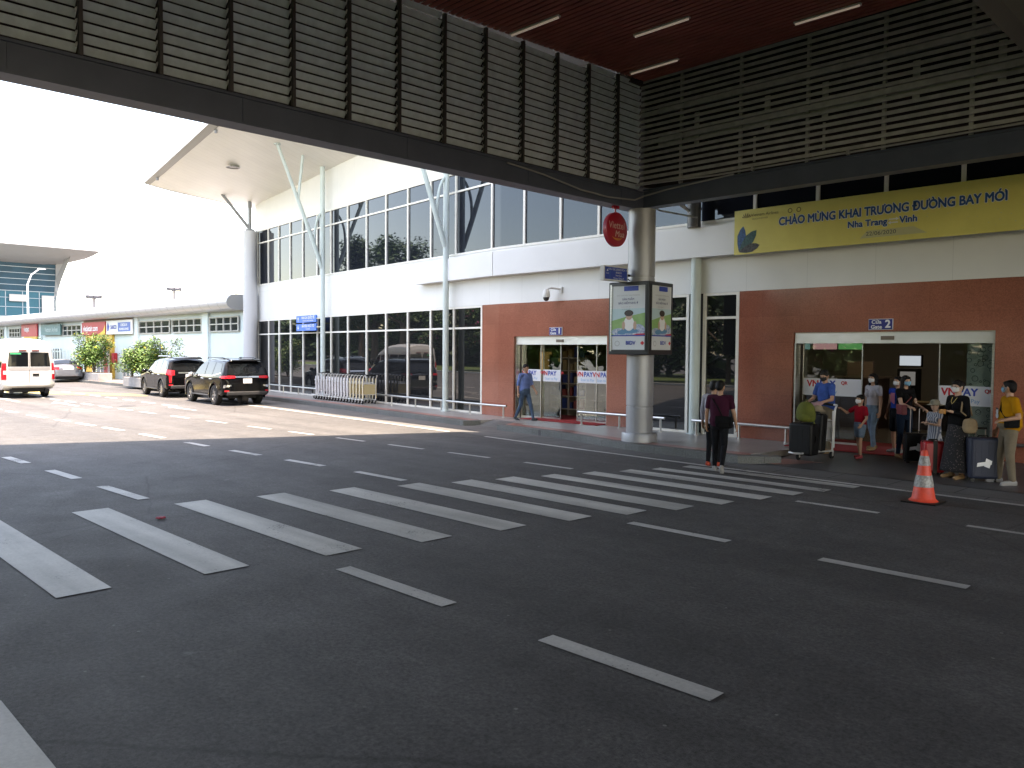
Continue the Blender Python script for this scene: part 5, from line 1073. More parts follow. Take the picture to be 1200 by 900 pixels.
def suv(label, loc, rz, kind):
    t = empty('parked_suv', loc, rz, label, 'car', 'black cars parked along the kerb')
    L, W = 4.80, 1.86
    top = [(2.4, .72), (2.36, .92), (2.2, 1.02), (1.25, 1.14), (.98, 1.20), (.42, 1.60), (.22, 1.70), (-.1, 1.765), (-.8, 1.79), (-1.6, 1.775), (-2.0, 1.745), (-2.12, 1.71), (-2.22, 1.50), (-2.32, 1.22), (-2.37, 1.05), (-2.385, .75), (-2.4, .5)] if kind == 0 else [(2.4, .72), (2.36, .9), (2.2, 1.0), (1.2, 1.12), (.95, 1.18), (.35, 1.58), (.1, 1.69), (-.3, 1.755), (-.9, 1.77), (-1.5, 1.74), (-1.95, 1.69), (-2.08, 1.62), (-2.22, 1.35), (-2.32, 1.15), (-2.37, 1.0), (-2.385, .75), (-2.4, .5)]
    bot = [(2.4, .42), (2.0, .27), (1.0, .30), (-1.2, .30), (-2.0, .36), (-2.4, .48)]
    wr = .385; wx = (1.42, -1.33)
    body, bv = car_body(t, M_blkp, L, W, top, bot, 1.06, .30, .55, .28, [(x, wr, .455) for x in wx], wr, gh_r=.14)
    for s_ in (-1, 1):
        for x in wx: wheel(t, x, s_*(W/2-.125), wr, .24, s_, 6 if kind == 0 else 10)
        for nm, T, B in (('window', [(.30, 1.53), (.02, 1.635), (-.30, 1.66)], [(.84, 1.13), (.3, 1.13), (-.30, 1.13)]), ('window', [(-.37, 1.66), (-.8, 1.67), (-1.15, 1.655)], [(-.37, 1.13), (-.8, 1.14), (-1.12, 1.15)]), ('window', [(-1.24, 1.645), (-1.6, 1.62), (-1.86, 1.58)], [(-1.20, 1.17), (-1.6, 1.20), (-1.98, 1.27)])):
            w = drape(bv, T, B, 'y', s_).build(nm, M_cg, t, local=True, smooth='all')
        drape(bv, [(.9, 1.125), (0, 1.125), (-1.2, 1.145), (-2.0, 1.265)], [(.9, 1.095), (0, 1.095), (-1.2, 1.115), (-2.0, 1.235)], 'y', s_, .009, 20, 1).build('window_trim', M_chrome, t, local=True)
        for xs_ in ([(.86, 1.09), (.88, .42)], [(-.335, 1.64), (-.32, .42)], [(-1.2, 1.15), (-1.02, .86)]):
            (xa, za), (xb, zb) = xs_; drape(bv, [(xa, za), (xa-.012, za)], [(xb, zb), (xb-.012, zb)], 'y', s_, .004, 1, 12).build('door_seam', M_trim, t, local=True)
        for x in (-.02, -.95): b = MB(); b.tube([(x-.22, s_*(W/2+.0), 1.0), (x-.18, s_*(W/2+.035), 1.01), (x-.04, s_*(W/2+.035), 1.01), (x, s_*(W/2+.0), 1.0)], .014, 6); b.build('door_handle', M_chrome, t, local=True)
        b = MB(); b.obox((0.1, s_*(W/2-.02), .36), (1, 0, 0), (0, 1, 0), (0, 0, 1), .95, .09, .025); b.build('side_step', M_trim, t, local=True, bevel=.02)
        for x in wx:   # arch cladding
            b = MB(); vs = []; n = 20
            for k in range(n+1): a = R(-14+208*k/n); vs += [(x+.455*math.cos(a), s_*(W/2+.012), wr+.455*math.sin(a)), (x+.52*math.cos(a), s_*(W/2+.004), wr+.52*math.sin(a)), (x+.455*math.cos(a), s_*(W/2-.12), wr+.455*math.sin(a)), (x+.53*math.cos(a), s_*(W/2-.06), wr+.53*math.sin(a))]
            b.add(vs, [f for k in range(n) for f in ((4*k, 4*k+4, 4*k+5, 4*k+1), (4*k, 4*k+2, 4*k+6, 4*k+4), (4*k+1, 4*k+5, 4*k+7, 4*k+3))]); b.build('wheel_arch_trim', M_trim if kind else M_blkp, t, local=True, smooth=True)
        b = MB(); b.ell((.78, s_*(W/2+.12), 1.14), (.07, .12, .09), 12, 8); b.tube([(.78, s_*(W/2-.05), 1.12), (.78, s_*(W/2+.05), 1.12)], .025, 6); b.build('wing_mirror', M_chrome if kind == 0 else M_blkp, t, local=True, smooth='all')
        b = MB(); b.tube([(.1, s_*.62, 1.78), (0, s_*.63, 1.825), (-1.5, s_*.62, 1.83), (-1.7, s_*.6, 1.80)], .018, 6); b.build('roof_rail', M_chrome if kind else M_blkp, t, local=True)
        if kind == 0:
            drape(bv, [(s_*.46, 1.145), (s_*.70, 1.155), (s_*.90, 1.13)], [(s_*.46, 1.06), (s_*.70, 1.05), (s_*.90, 1.04)], 'x', -1, .012, 12, 4).build('tail_light', M_tail, t, local=True, smooth='all')
            drape(bv, [(-1.98, 1.10), (-2.2, 1.14), (-2.33, 1.15)], [(-2.0, 1.09), (-2.2, 1.05), (-2.33, 1.04)], 'y', s_, .01, 10, 3).build('tail_light', M_tail, t, local=True, smooth='all')
            drape(bv, [(s_*.62, .80), (s_*.88, .80)], [(s_*.62, .76), (s_*.90, .68)], 'x', -1, .012, 6, 3).build('reflector', M_chrome, t, local=True, smooth='all')
        else:
            drape(bv, [(s_*.60, 1.20), (s_*.86, 1.24)], [(s_*.62, 1.0), (s_*.9, 1.0)], 'x', -1, .014, 8, 4).build('tail_light', M_tail, t, local=True, smooth='all')
            drape(bv, [(-1.98, 1.27), (-2.26, 1.22)], [(-2.12, 1.04), (-2.34, 1.0)], 'y', s_, .012, 8, 4).build('tail_light', M_tail, t, local=True, smooth='all')
            drape(bv, [(s_*.74, 1.0), (s_*.86, 1.0)], [(s_*.76, .66), (s_*.84, .66)], 'x', -1, .014, 3, 6).build('tail_light', M_tail, t, local=True, smooth='all')
        drape(bv, [(s_*.70, .60), (s_*.86, .60)], [(s_*.70, .54), (s_*.86, .54)], 'x', -1, .012, 4, 2).build('reflector', M_tail, t, local=True)
    drape(bv, [(-.62, 1.62), (0, 1.65), (.62, 1.62)], [(-.72, 1.20), (0, 1.18), (.72, 1.20)], 'x', -1, .008, 16, 8).build('rear_window', M_cg, t, local=True, smooth='all')
    drape(bv, [(-.56, 1.56), (0, 1.62), (.56, 1.56)], [(-.74, 1.22), (0, 1.19), (.74, 1.22)], 'x', 1, .008, 16, 8).build('windscreen', M_cg, t, local=True, smooth='all')
    b = MB(); b.hexa([(-2.30, -.60, 1.70), (-2.0, -.64, 1.74), (-2.0, .64, 1.74), (-2.30, .60, 1.70), (-2.27, -.58, 1.745), (-1.95, -.62, 1.80), (-1.95, .62, 1.80), (-2.27, .58, 1.745)]); b.build('spoiler', M_blkp, t, local=True, bevel=.015)
    drape(bv, [(-.46, 1.135), (.46, 1.135)], [(-.46, 1.075), (.46, 1.075)], 'x', -1, .018, 10, 2).build('chrome_strip', M_chrome, t, local=True)
    lb(t, 'number_plate', M_plate, -2.42, -2.405, -.17, .17, .86, 1.04)
    lb(t, 'rear_bumper', M_trim, -2.42, -2.2, -.78, .78, .40, .56, .04)
    b = MB(); b.tube([(-2.385, -.34, 1.30), (-2.33, .02, 1.22)], .008, 5); b.build('rear_wiper', M_black, t, local=True)
    b = MB(); b.tube([(-2.1, .5, .33), (-2.38, .5, .32)], .03, 8); b.box(-1.9, 1.9, -.55, .55, .26, .42); b.build('underbody', M_black, t, local=True)
    b = MB(); b.lathe([(.32, -.12), (.32, .12), (0, .12), (0, -.12)], (-1.9, 0, .36), 20, 'y') if kind == 0 else b.box(-1.9, -1.5, -.3, .3, .28, .4); b.build('underfloor', M_black, t, local=True)
    b = MB(); b.ell((-1.75, 0, 1.83), (.07, .02, .04), 8, 6); b.build('antenna', M_blkp, t, local=True)
    return t
hx = math.pi-R(4)
suv('black SUV parked nearest, seen from behind with silver side mirrors', (-31.4, 14.74, 0), math.pi-R(5), 0)
suv('black SUV parked ahead with tall red tail lights', (-37.7, 15.22, 0), math.pi-R(6), 1)

def van():
    t = empty('white_van', (-41.7, 9.65, 0), math.pi-R(1), 'white high-roof minibus stopped at the far left, seen from behind', 'van')
    L, W = 5.7, 2.0
    top = [(2.85, .7), (2.8, .95), (2.6, 1.08), (2.2, 1.22), (2.0, 1.32), (1.35, 2.05), (1.1, 2.2), (.7, 2.36), (.2, 2.47), (-.6, 2.53), (-1.8, 2.53), (-2.55, 2.50), (-2.72, 2.43), (-2.79, 2.2), (-2.82, 1.2), (-2.85, .5)]
    bot = [(2.85, .40), (2.3, .28), (-2.3, .36), (-2.85, .50)]
    body, bv = car_body(t, M_van, L, W, top, bot, 1.15, .115, .5, .22, [(1.85, .35, .40), (-1.55, .35, .40)], .35, gh_r=.24)
    for s_ in (-1, 1):
        for x in (1.85, -1.55): wheel(t, x, s_*(W/2-.13), .35, .24, s_, 5, M_trim)
        for T, B in (([(1.45, 1.88), (.95, 1.9)], [(1.78, 1.30), (.95, 1.28)]), ([(.82, 1.9), (-.3, 1.92)], [(.82, 1.30), (-.3, 1.30)]), ([(-.38, 1.92), (-1.5, 1.92)], [(-.38, 1.30), (-1.5, 1.30)]), ([(-1.58, 1.92), (-2.5, 1.92)], [(-1.58, 1.30), (-2.55, 1.30)])): drape(bv, T, B, 'y', s_).build('window', M_cg, t, local=True, smooth='all')
        drape(bv, [(s_*.04, 1.96), (s_*.74, 1.95)], [(s_*.04, 1.36), (s_*.80, 1.36)], 'x', -1, .008, 10, 6).build('rear_window', M_cg, t, local=True, smooth='all')
        drape(bv, [(s_*.845, 1.50), (s_*.955, 1.50)], [(s_*.855, .80), (s_*.965, .80)], 'x', -1, .012, 3, 8).build('tail_light', M_tail, t, local=True, smooth='all')
        drape(bv, [(s_*.85, 1.18), (s_*.955, 1.18)], [(s_*.855, 1.03), (s_*.96, 1.03)], 'x', -1, .016, 3, 3).build('lens', M_tailw, t, local=True)
        drape(bv, [(-2.62, 1.50), (-2.76, 1.50)], [(-2.62, .80), (-2.78, .80)], 'y', s_, .01, 3, 6).build('tail_light', M_tail, t, local=True, smooth='all')
        b = MB(); b.ell((1.7, s_*(W/2+.16), 1.45), (.08, .12, .2)); b.build('wing_mirror', M_black, t, local=True, smooth='all')
        lb(t, 'high_brake_light', flat('dim_red', (.12, .02, .02), .3), -2.83, -2.77, s_*.24-.14, s_*.24+.14, 2.0, 2.06, .01)
        b = MB(); b.box(-2.78, -2.66, s_*.66-.07, s_*.66+.07, .22, .40); b.build('mud_flap', M_black, t, local=True)
    for y in (-.012, .012): pass
    drape(bv, [(-.008, 2.1), (.008, 2.1)], [(-.008, .62), (.008, .62)], 'x', -1, .007, 1, 12).build('door_seam', M_trim, t, local=True)
    drape(bv, [(-.88, 1.31), (.88, 1.31)], [(-.88, 1.20), (.88, 1.20)], 'x', -1, .007, 10, 1).build('grey_stripe', flat('stripe_grey', (.28, .27, .26), .4), t, local=True)
    drape(bv, [(-.96, .66), (0, .66), (.96, .66)], [(-.96, .46), (0, .44), (.96, .46)], 'x', -1, .05, 16, 4).build('rear_bumper', flat('bumper_cream', (.50, .48, .43), .45), t, local=True, smooth='all')
    drape(bv, [(.12, 1.10), (.78, 1.10)], [(.12, .72), (.78, .72)], 'x', -1, .006, 4, 3).build('door_recess', flat('van_panel', (.48, .47, .44), .4), t, local=True)
    drape(bv, [(.22, 1.02), (.62, 1.02)], [(.22, .86), (.62, .86)], 'x', -1, .014, 3, 2).build('number_plate', M_plate, t, local=True)
    drape(bv, [(-.12, 1.05), (-.36, 1.05)], [(-.12, .95), (-.36, .95)], 'x', -1, .014, 3, 2).build('door_handle', M_black, t, local=True)
    drape(bv, [(.30, 1.93), (.70, 1.93)], [(.30, 1.87), (.70, 1.87)], 'x', -1, .014, 4, 1).build('green_sticker', flat('sticker_green', (.02, .35, .15), .4), t, local=True)
    for y, s in ((.5, 'TRANSIT'),): pass
    lb(t, 'underbody', M_black, -2.6, 2.4, -.6, .6, .26, .5)
    return t
van()
def sedan():
    t = empty('silver_sedan', (-57.6, 15.95, 0), math.pi-R(3), 'silver sedan beyond the white van, seen from behind', 'car')
    L, W = 4.5, 1.78
    top = [(2.25, .6), (2.2, .75), (1.9, .86), (1.1, .96), (.9, 1.0), (.2, 1.38), (-.1, 1.43), (-.7, 1.43), (-1.1, 1.36), (-1.75, 1.10), (-1.95, 1.08), (-2.12, 1.06), (-2.2, .9), (-2.25, .5)]
    bot = [(2.25, .32), (1.8, .2), (-1.8, .22), (-2.25, .40)]
    body, bv = car_body(t, M_sil, L, W, top, bot, .93, .42, .5, .4, [(1.35, .31, .36), (-1.32, .31, .36)], .31, gh_r=.13)
    for s_ in (-1, 1):
        for x in (1.35, -1.32): wheel(t, x, s_*(W/2-.11), .31, .2, s_, 5)
        for T, B in (([(.15, 1.30), (-.35, 1.35)], [(.75, .98), (-.35, .98)]), ([(-.42, 1.35), (-1.0, 1.29)], [(-.42, .98), (-1.35, 1.02)])): drape(bv, T, B, 'y', s_).build('window', M_cg, t, local=True, smooth='all')
        drape(bv, [(s_*.5, .98), (s_*.8, .98)], [(s_*.52, .82), (s_*.84, .82)], 'x', -1, .012, 6, 4).build('tail_light', M_tail, t, local=True, smooth='all')
        b = MB(); b.ell((.7, s_*(W/2+.08), 1.0), (.06, .09, .07)); b.build('wing_mirror', M_sil, t, local=True, smooth='all')
    b = MB(); b.grid(lambda u, v: (-1.16-.52*v, (u-.5)*2*(.58+.08*v), 1.365-.215*v+.03*(1-(2*u-1)**2)), 8, 4); b.build('rear_window', M_cg, t, local=True, smooth='all')
    drape(bv, [(-.3, .95), (.3, .95)], [(-.3, .82), (.3, .82)], 'x', -1, .012, 4, 2).build('number_plate', M_plate, t, local=True)
    drape(bv, [(-.46, 1.0), (.46, 1.0)], [(-.46, .97), (.46, .97)], 'x', -1, .012, 6, 1).build('chrome_strip', M_chrome, t, local=True)
    lb(t, 'underbody', M_black, -2.1, 2.0, -.6, .6, .2, .4)
sedan()
# ------------------------------------------------------------------ people (local: facing +y, x to their right)
SKIN = mat('skin', (.42, .23, .15), .55, var=.06, vscale=9); SKIN2 = mat('skin_pale', (.50, .30, .21), .55, var=.05, vscale=9)
HAIR = mat('hair_black', (.005, .004, .004), .55, spec=.2, bump=.6, bscale=120); HAIRG = mat('hair_greying', (.022, .021, .02), .7, spec=.2, bump=.6, bscale=120)
def cloth(n, c, var=.18, sc=7): return mat(n, tuple(x*.75 for x in c), .9, var=var, vscale=sc, bump=.7, bscale=13, spec=.15)
def remesh(b, name, m, parent, vox, it=4, sm=.5):
    o = b.build(name, m, None); md = o.modifiers.new('r', 'REMESH'); md.mode = 'VOXEL'; md.voxel_size = vox; md.use_smooth_shade = True
    s = o.modifiers.new('s', 'SMOOTH'); s.iterations = it; s.factor = sm
    bake(o); o.parent = parent; o.data.polygons.foreach_set('use_smooth', [True]*len(o.data.polygons)); return o
V = Vector
def person(label, x, y, z, face, H, P, group='people at the terminal entrance'):
    """face: heading angle of the body (radians, 0 = world +y, ccw). P: pose and clothes"""
    root = empty('person', (x, y, z), face, label, 'person', group)
    k = H/1.72; kid = P.get('kid', 0); fem = P.get('fem', 0); bw = P.get('bulk', 1)*1.06
    lean = P.get('lean', 0); pel = V((0, 0, .93)); hipw = .085 if not fem else .09; shw = (.185 if not fem else .165)*(.96 if kid else 1)
    drop = P.get('drop', 0); pel.z -= drop
    chest = pel+V((0, lean*.36, .36)); neck = pel+V((0, lean*.52+.0, .52)); hd = neck+V((0, lean*.14+.015, .155 if not kid else .145)); hs = 1.18 if kid else 1.0
    if kid: hd.z += .03
    hy = P.get('head', 0.0); nod = P.get('nod', 0.0)
    HR = Matrix.Rotation(hy, 3, 'Z') @ Matrix.Rotation(-nod, 3, 'X')
    def d(v): return V(v).normalized()
    arms = {}
    for s_, key in ((-1, 'L'), (1, 'R')):
        a = P.get('arm'+key, ((s_*.12, 0, -1), (s_*.05, .15, -1))); sh = neck+V((s_*shw, 0, -.055)); el = sh+d(a[0])*.285; wr = el+d(a[1])*.245; arms[s_] = (sh, el, wr, d(a[2]) if len(a) > 2 else d(a[1]))
    legs = {}
    for s_, key in ((-1, 'L'), (1, 'R')):
        a = P.get('leg'+key, ((s_*.03, .02, -1), (s_*.02, -.02, -1))); hp = pel+V((s_*hipw, 0, -.02)); kn = hp+d(a[0])*.415; an_ = kn+d(a[1])*.415; legs[s_] = (hp, kn, an_, d(a[2]) if len(a) > 2 else V((s_*.15, 1, -.03)).normalized())
    def S(v): return V(v)*k
    kk = k
    def torso(b, e=0.0, z0=-.06, z1=.50, rx=1.0):
        cols = [(-.10, .10, .085), (-.04, .15, .115), (.04, .16*bw, .118*bw), (.14, .145*bw, .11*bw), (.26, .155*bw, .115*bw), (.36, .17*(.95 if fem else 1), .118), (.43, .165, .10), (.48, .12, .08), (.51, .07, .065)]
        secs = []
        for (h, a, c_) in cols:
            if h < z0-.03 or h > z1+.03: continue
            f = .9 if fem else 1; secs.append(((0)*kk, (pel.y+lean*h-.01)*kk, (pel.z+h)*kk, (a*f+e)*kk, (c_*f+e)*kk))
        b.loft(secs, 24)
        if fem and z1 > .3:
            for s_ in (-1, 1): b.ell(S(chest+V((s_*.065, .085, -.03))), (.065*kk+e, .06*kk+e, .065*kk+e), 14, 10)
        b.cap(S(neck+V((-shw+.03, 0, -.06))), S(neck+V((shw-.03, 0, -.06))), (.055+e)*kk, (.055+e)*kk) if z1 > .4 else None
    # --- body, one continuous surface
    b = MB(); torso(b, -.004)
    b.cap(S(neck+V((0, -.0, -.06))), S(hd+V((0, -.01, -.05))), .056*kk, .052*kk)
    hc = hd*k; q = hs*k
    b.ell(hc, (.078*q, .095*q, .105*q), 20, 14, HR); b.ell(hc+HR @ V((0, .018, -.045))*q, (.060*q, .070*q, .070*q), 16, 12, HR)
    b.cap(hc+HR @ V((0, .088, .005))*q, hc+HR @ V((0, .106, -.028))*q, .011*q, .016*q, 8)      # nose
    b.ell(hc+HR @ V((0, .082, .020))*q, (.05*q, .016*q, .012*q), 10, 6, HR); b.ell(hc+HR @ V((0, .078, -.066))*q, (.028*q, .018*q, .011*q), 10, 6, HR)
    for s_ in (-1, 1):
        b.ell(hc+HR @ V((s_*.08, -.005, -.008))*q, (.010*q, .022*q, .034*q), 8, 8, HR)
        sh, el, wr, hdir = arms[s_]
        b.cap(S(sh), S(el), .050*kk, .038*kk); b.cap(S(el), S(wr), .038*kk, .026*kk)
        # hand: palm, four unequal curled fingers and a thumb from its side
        hdv = hdir; side = hdv.cross(V((0, 0, 1)));
        if side.length < .3: side = V((0, 1, 0))
        side.normalize(); nrm_ = side.cross(hdv).normalized(); pn = P.get('palm'+('L' if s_ < 0 else 'R'), 1)
        inn = V((-s_, 0, 0)); pn_ = nrm_
        if hdv.z < -.5: side = V((0, 1, 0)); side = (side-hdv*side.dot(hdv)).normalized(); pn_ = (inn-hdv*inn.dot(hdv)-side*inn.dot(side)).normalized()
        elif pn_.z > 0: pn_ = -pn_
        hk = .92 if fem else 1.0
        b.cap(S(wr), S(wr+hdv*.03), .026*kk, .028*kk); 
        for t_ in (-1, -.33, .33, 1): b.cap(S(wr+hdv*.015+side*t_*.018), S(wr+hdv*.085*hk+side*t_*.027), .016*kk, .0145*kk, 8)
        for t_, ln in ((-1, .055), (-.33, .068), (.33, .072), (1, .064)):
            a0 = wr+hdv*.088*hk+side*t_*.0285; a1 = a0+(hdv+pn_*.35).normalized()*ln*.45; a2 = a1+(hdv*.7+pn_).normalized()*ln*.5
            b.cap(S(a0), S(a1), .0105*kk, .010*kk, 8); b.cap(S(a1), S(a2), .010*kk, .0085*kk, 8)
        a0 = wr+hdv*.03+side*.022; a1 = a0+(hdv*.5+side*.8+pn_*.5).normalized()*.036; a2 = a1+(hdv*.9+side*.15+pn_*.5).normalized()*.030
        b.cap(S(a0), S(a1), .014*kk, .0115*kk, 8); b.cap(S(a1), S(a2), .0115*kk, .0095*kk, 8)
        hp, kn, an_, ft_ = legs[s_]
        b.cap(S(hp), S(kn), .080*kk*(.88 if kid else 1), .050*kk); b.cap(S(kn), S(kn.lerp(an_, .35)), .048*kk, .050*kk); b.cap(S(kn.lerp(an_, .3)), S(an_), .050*kk, .033*kk)
        b.cap(S(an_+V((0, -.02, -.035))), S(an_+ft_*.13+V((0, 0, -.05))), .036*kk, .026*kk)
    skin = P.get('skin', SKIN)
    body = remesh(b, 'body', skin, root, .0088 if not kid else .0078, 2, .5)
    # --- face
    for s_ in (-1, 1):
        b = MB(); b.ell(hc+HR @ V((s_*.032, .082, .006))*q, (.013*q, .008*q, .007*q), 8, 6, HR); b.build('eye', flat('eye_dark', (.02, .015, .012), .2), root, local=True, smooth='all')
        b = MB(); b.ell(hc+HR @ V((s_*.033, .087, .030))*q, (.020*q, .006*q, .004*q), 8, 5, HR); b.build('eyebrow', HAIR, root, local=True, smooth='all')
    mk = P.get('mask')
    if mk:
        b = MB()
        def mf(u, v):
            a = (u-.5)*2*1.15; zz = .012-.10*v+.0; bul = 1+.10*math.sin(math.pi*v)
            r1 = .079*bul*(1-.16*v); r2 = (.104 if v < .6 else .104-.02*(v-.6))*bul
            return hc+HR @ V((r1*math.sin(a), r2*math.cos(a)+.008, zz*(1-.35*abs(u-.5)*2)-.01*abs(u-.5)*2))*q
        b.grid(mf, 12, 8); m_o = b.build('face_mask', mk, root, local=True, smooth='all', fix=False); m_o.modifiers.new('t', 'SOLIDIFY').thickness = .003
        b = MB()
        for s_ in (-1, 1): b.tube([hc+HR @ V((s_*.074, .05, -.01))*q, hc+HR @ V((s_*.086, 0, .015))*q, hc+HR @ V((s_*.074, .045, -.055))*q], .0022*q, 5)
        b.build('ear_loop', mk, m_o, local=True)
    else:
        b = MB(); b.ell(hc+HR @ V((0, .086, -.062))*q, (.022*q, .008*q, .006*q), 8, 6, HR); b.build('mouth', flat('lip', (.28, .09, .07)), root, local=True, smooth='all')
    if P.get('glasses'):
        b = MB()
        for s_ in (-1, 1):
            c_ = hc+HR @ V((s_*.033, .100, .006))*q; n = 12
            b.tube([c_+HR @ V((.024*math.cos(2*math.pi*i/n), 0, .017*math.sin(2*math.pi*i/n)))*q for i in range(n+1)], .0022*q, 5); b.tube([hc+HR @ V((s_*.057, .098, .010))*q, hc+HR @ V((s_*.085, 0, .010))*q], .002*q, 5)
        b.tube([hc+HR @ V((-.01, .1, .01))*q, hc+HR @ V((.01, .1, .01))*q], .002*q, 5); b.build('glasses', M_black, root, local=True)
    # --- hair
    hm = P.get('haircol', HAIR); b = MB(); b.ell(hc+HR @ V((0, -.016, .026))*q, (.088*q, .098*q, .098*q), 20, 14, HR); b.ell(hc+HR @ V((0, -.045, -.01))*q, (.080*q, .065*q, .085*q), 16, 10, HR); b.ell(hc+HR @ V((0, .045, .072))*q, (.068*q, .045*q, .035*q), 14, 8, HR)
    hl = P.get('hair', 'short')
    if hl == 'long':
        for s_ in (-1, 1): b.cap(hc+HR @ V((s_*.070, .005, .02))*q, hc+HR @ V((s_*.095, -.01, -.23))*q, .040*q, .034*q)
        b.cap(hc+HR @ V((0, -.06, 0))*q, hc+HR @ V((0, -.07, -.26))*q, .072*q, .05*q)
    if hl == 'bun': b.ell(hc+HR @ V((-.01, -.115, .02))*q, (.045*q, .04*q, .045*q), 12, 8)
    if hl == 'tail': b.cap(hc+HR @ V((0, -.10, .0))*q, hc+HR @ V((0, -.12, -.20))*q, .035*q, .018*q)
    remesh(b, 'hair', hm, root, .0085*q, 2)
    if P.get('cap'):
        b = MB(); b.lathe([(.098*q, -.0), (.10*q, .03*q), (.088*q, .07*q), (.05*q, .095*q), (0, .10*q)], tuple(hc+HR @ V((0, -.01, .03))*q), 20); c_ = hc+HR @ V((0, .12, .035))*q; b.ell(c_, (.07*q, .06*q, .008*q), 14, 6, HR); b.build('cap', P['cap'], root, local=True, smooth='all')
    if P.get('sunhat'):
        b = MB(); b.lathe([(.0, .115*q), (.06*q, .11*q), (.095*q, .08*q), (.104*q, .025*q), (.11*q, .018*q), (.17*q, .0), (.172*q, -.006*q), (.11*q, .01*q)], tuple(hc+V((0, 0, .02))*q), 24); b.build('sun_hat', P['sunhat'], root, local=True, smooth='all')
    # --- top
    tc = P['top']; sl_ = P.get('sleeve', .55); b = MB(); e = .017; torso(b, e, -.09 if not P.get('tuck') else .02, .485)
    for s_ in (-1, 1):
        sh, el, wr, _ = arms[s_]
        if sl_ <= 1: b.cap(S(sh), S(sh.lerp(el, sl_)), .066*kk, (.056 if not P.get('loose') else .066)*kk)
        else: b.cap(S(sh), S(el), .062*kk, .050*kk); b.cap(S(el), S(el.lerp(wr, sl_-1)), .050*kk, .037*kk)
    if P.get('dress'):
        hz = P['dress']; n = 10; secs = []
        for i in range(n+1): t = i/n; z_ = (pel.z-.0)*(1-t)+hz*t; w_ = .16+.10*t; secs.append((0, (pel.y-.0)*kk, z_*kk, w_*kk, (.13+.09*t)*kk))
        b.loft(secs[::-1], 28)
    if P.get('openw'): pass
    top = remesh(b, P.get('topname', 'shirt'), tc, root, .011*kk, 4)
    if not P.get('dress'):
        bt = P['bottom']; kind = P.get('bkind', 'trousers'); b = MB()
        if kind == 'skirt':
            n = 12; secs = []; hz = P.get('hem', .12)
            for i in range(n+1): t = i/n; z_ = (pel.z+.08)*(1-t)+hz*t; secs.append((0, (pel.y)*kk, z_*kk, (.135+.135*t**.8)*kk, (.115+.11*t**.8)*kk))
            b.loft(secs[::-1], 30); bo = b.build('skirt', bt, root, local=True, smooth='all')
            vv = np.empty(len(bo.data.vertices)*3, 'f'); bo.data.vertices.foreach_get('co', vv); vv = vv.reshape(-1, 3); an2 = np.arctan2(vv[:, 1], vv[:, 0]); t = np.clip((pel.z*kk-vv[:, 2])/(pel.z*kk), 0, 1); f = 1+.07*t*np.sin(an2*9+.7); vv[:, 0] *= f; vv[:, 1] *= f; bo.data.vertices.foreach_set('co', vv.ravel())
        else:
            b.loft([(0, pel.y*kk, (pel.z+h)*kk, (a+.008)*kk*(.97 if fem else 1), (c_+.008)*kk) for h, a, c_ in ((-.13, .11, .095), (-.08, .155, .12), (-.02, .165, .125), (.04, .160*bw, .122*bw), (.09, .152*bw, .116*bw))], 24)
            for s_ in (-1, 1):
                hp, kn, an_, _ = legs[s_]; fit = P.get('fit', .0)
                if kind == 'shorts': b.cap(S(hp), S(hp.lerp(kn, P.get('slen', .55))), (.098+fit)*kk, (.082+fit)*kk)
                else: b.cap(S(hp), S(kn), (.094+fit)*kk, (.060+fit)*kk); b.cap(S(kn), S(kn.lerp(an_, .97)), (.060+fit)*kk, (.043+fit*1.1)*kk)
            remesh(b, 'shorts' if kind == 'shorts' else 'trousers', bt, root, .0115*kk, 3)
    sm_ = P.get('shoe', M_black)
    for s_ in (-1, 1):
        hp, kn, an_, ft_ = legs[s_]; b = MB(); c_ = an_; up_ = V((0, 0, 1)); 
        b.cap(S(c_+V((0, -.025, -.035))-ft_*.01), S(c_+ft_*.155+V((0, 0, -.045))), .043*kk, .037*kk, 14); b.cap(S(c_+V((0, 0, -.0))), S(c_+V((0, 0, -.03))), .040*kk, .042*kk)
        o_ = remesh(b, 'shoe', sm_, root, .009*kk, 3)
        if P.get('sole'):
            b = MB(); b.cap(S(c_+V((0, -.03, -.065))-ft_*.01), S(c_+ft_*.165+V((0, 0, -.072))), .036*kk, .034*kk, 12); b.build('sole', P['sole'], o_, local=True, smooth='all')
    root['_k'] = k
    J = dict(pel=pel*k, chest=chest*k, neck=neck*k, arms={s_: tuple(V(q_)*k for q_ in arms[s_][:3]) for s_ in arms}, hands={s_: (arms[s_][2]+arms[s_][3]*.10)*k for s_ in arms}, head=hc, k=k)
    del root['_k']
    return root, J
def strap(root, m, pts, w=.016, name='strap'):
    b = MB(); b.tube(pts, w, 6); return b.build(name, m, root, local=True, smooth='all')
def W(root, p): return basis(root) @ V(p)
MW_ = flat('mask_white', (.62, .62, .62), .8); MB_ = flat('mask_blue', (.16, .38, .52), .8); MK_ = flat('mask_black', (.02, .02, .02), .8)
C_blue = cloth('shirt_blue', (.045, .12, .42)); C_lblue = cloth('shirt_light_blue', (.17, .27, .60)); C_mar = cloth('shirt_maroon', (.060, .010, .028)); C_wh = cloth('tshirt_white', (.52, .50, .55), .08); C_blk = cloth('top_black', (.006, .006, .007)); C_yel = cloth('tshirt_yellow', (.60, .26, .012), .12); C_red = cloth('tshirt_red', (.36, .008, .02)); C_ryb = cloth('jersey_blue', (.012, .06, .38))
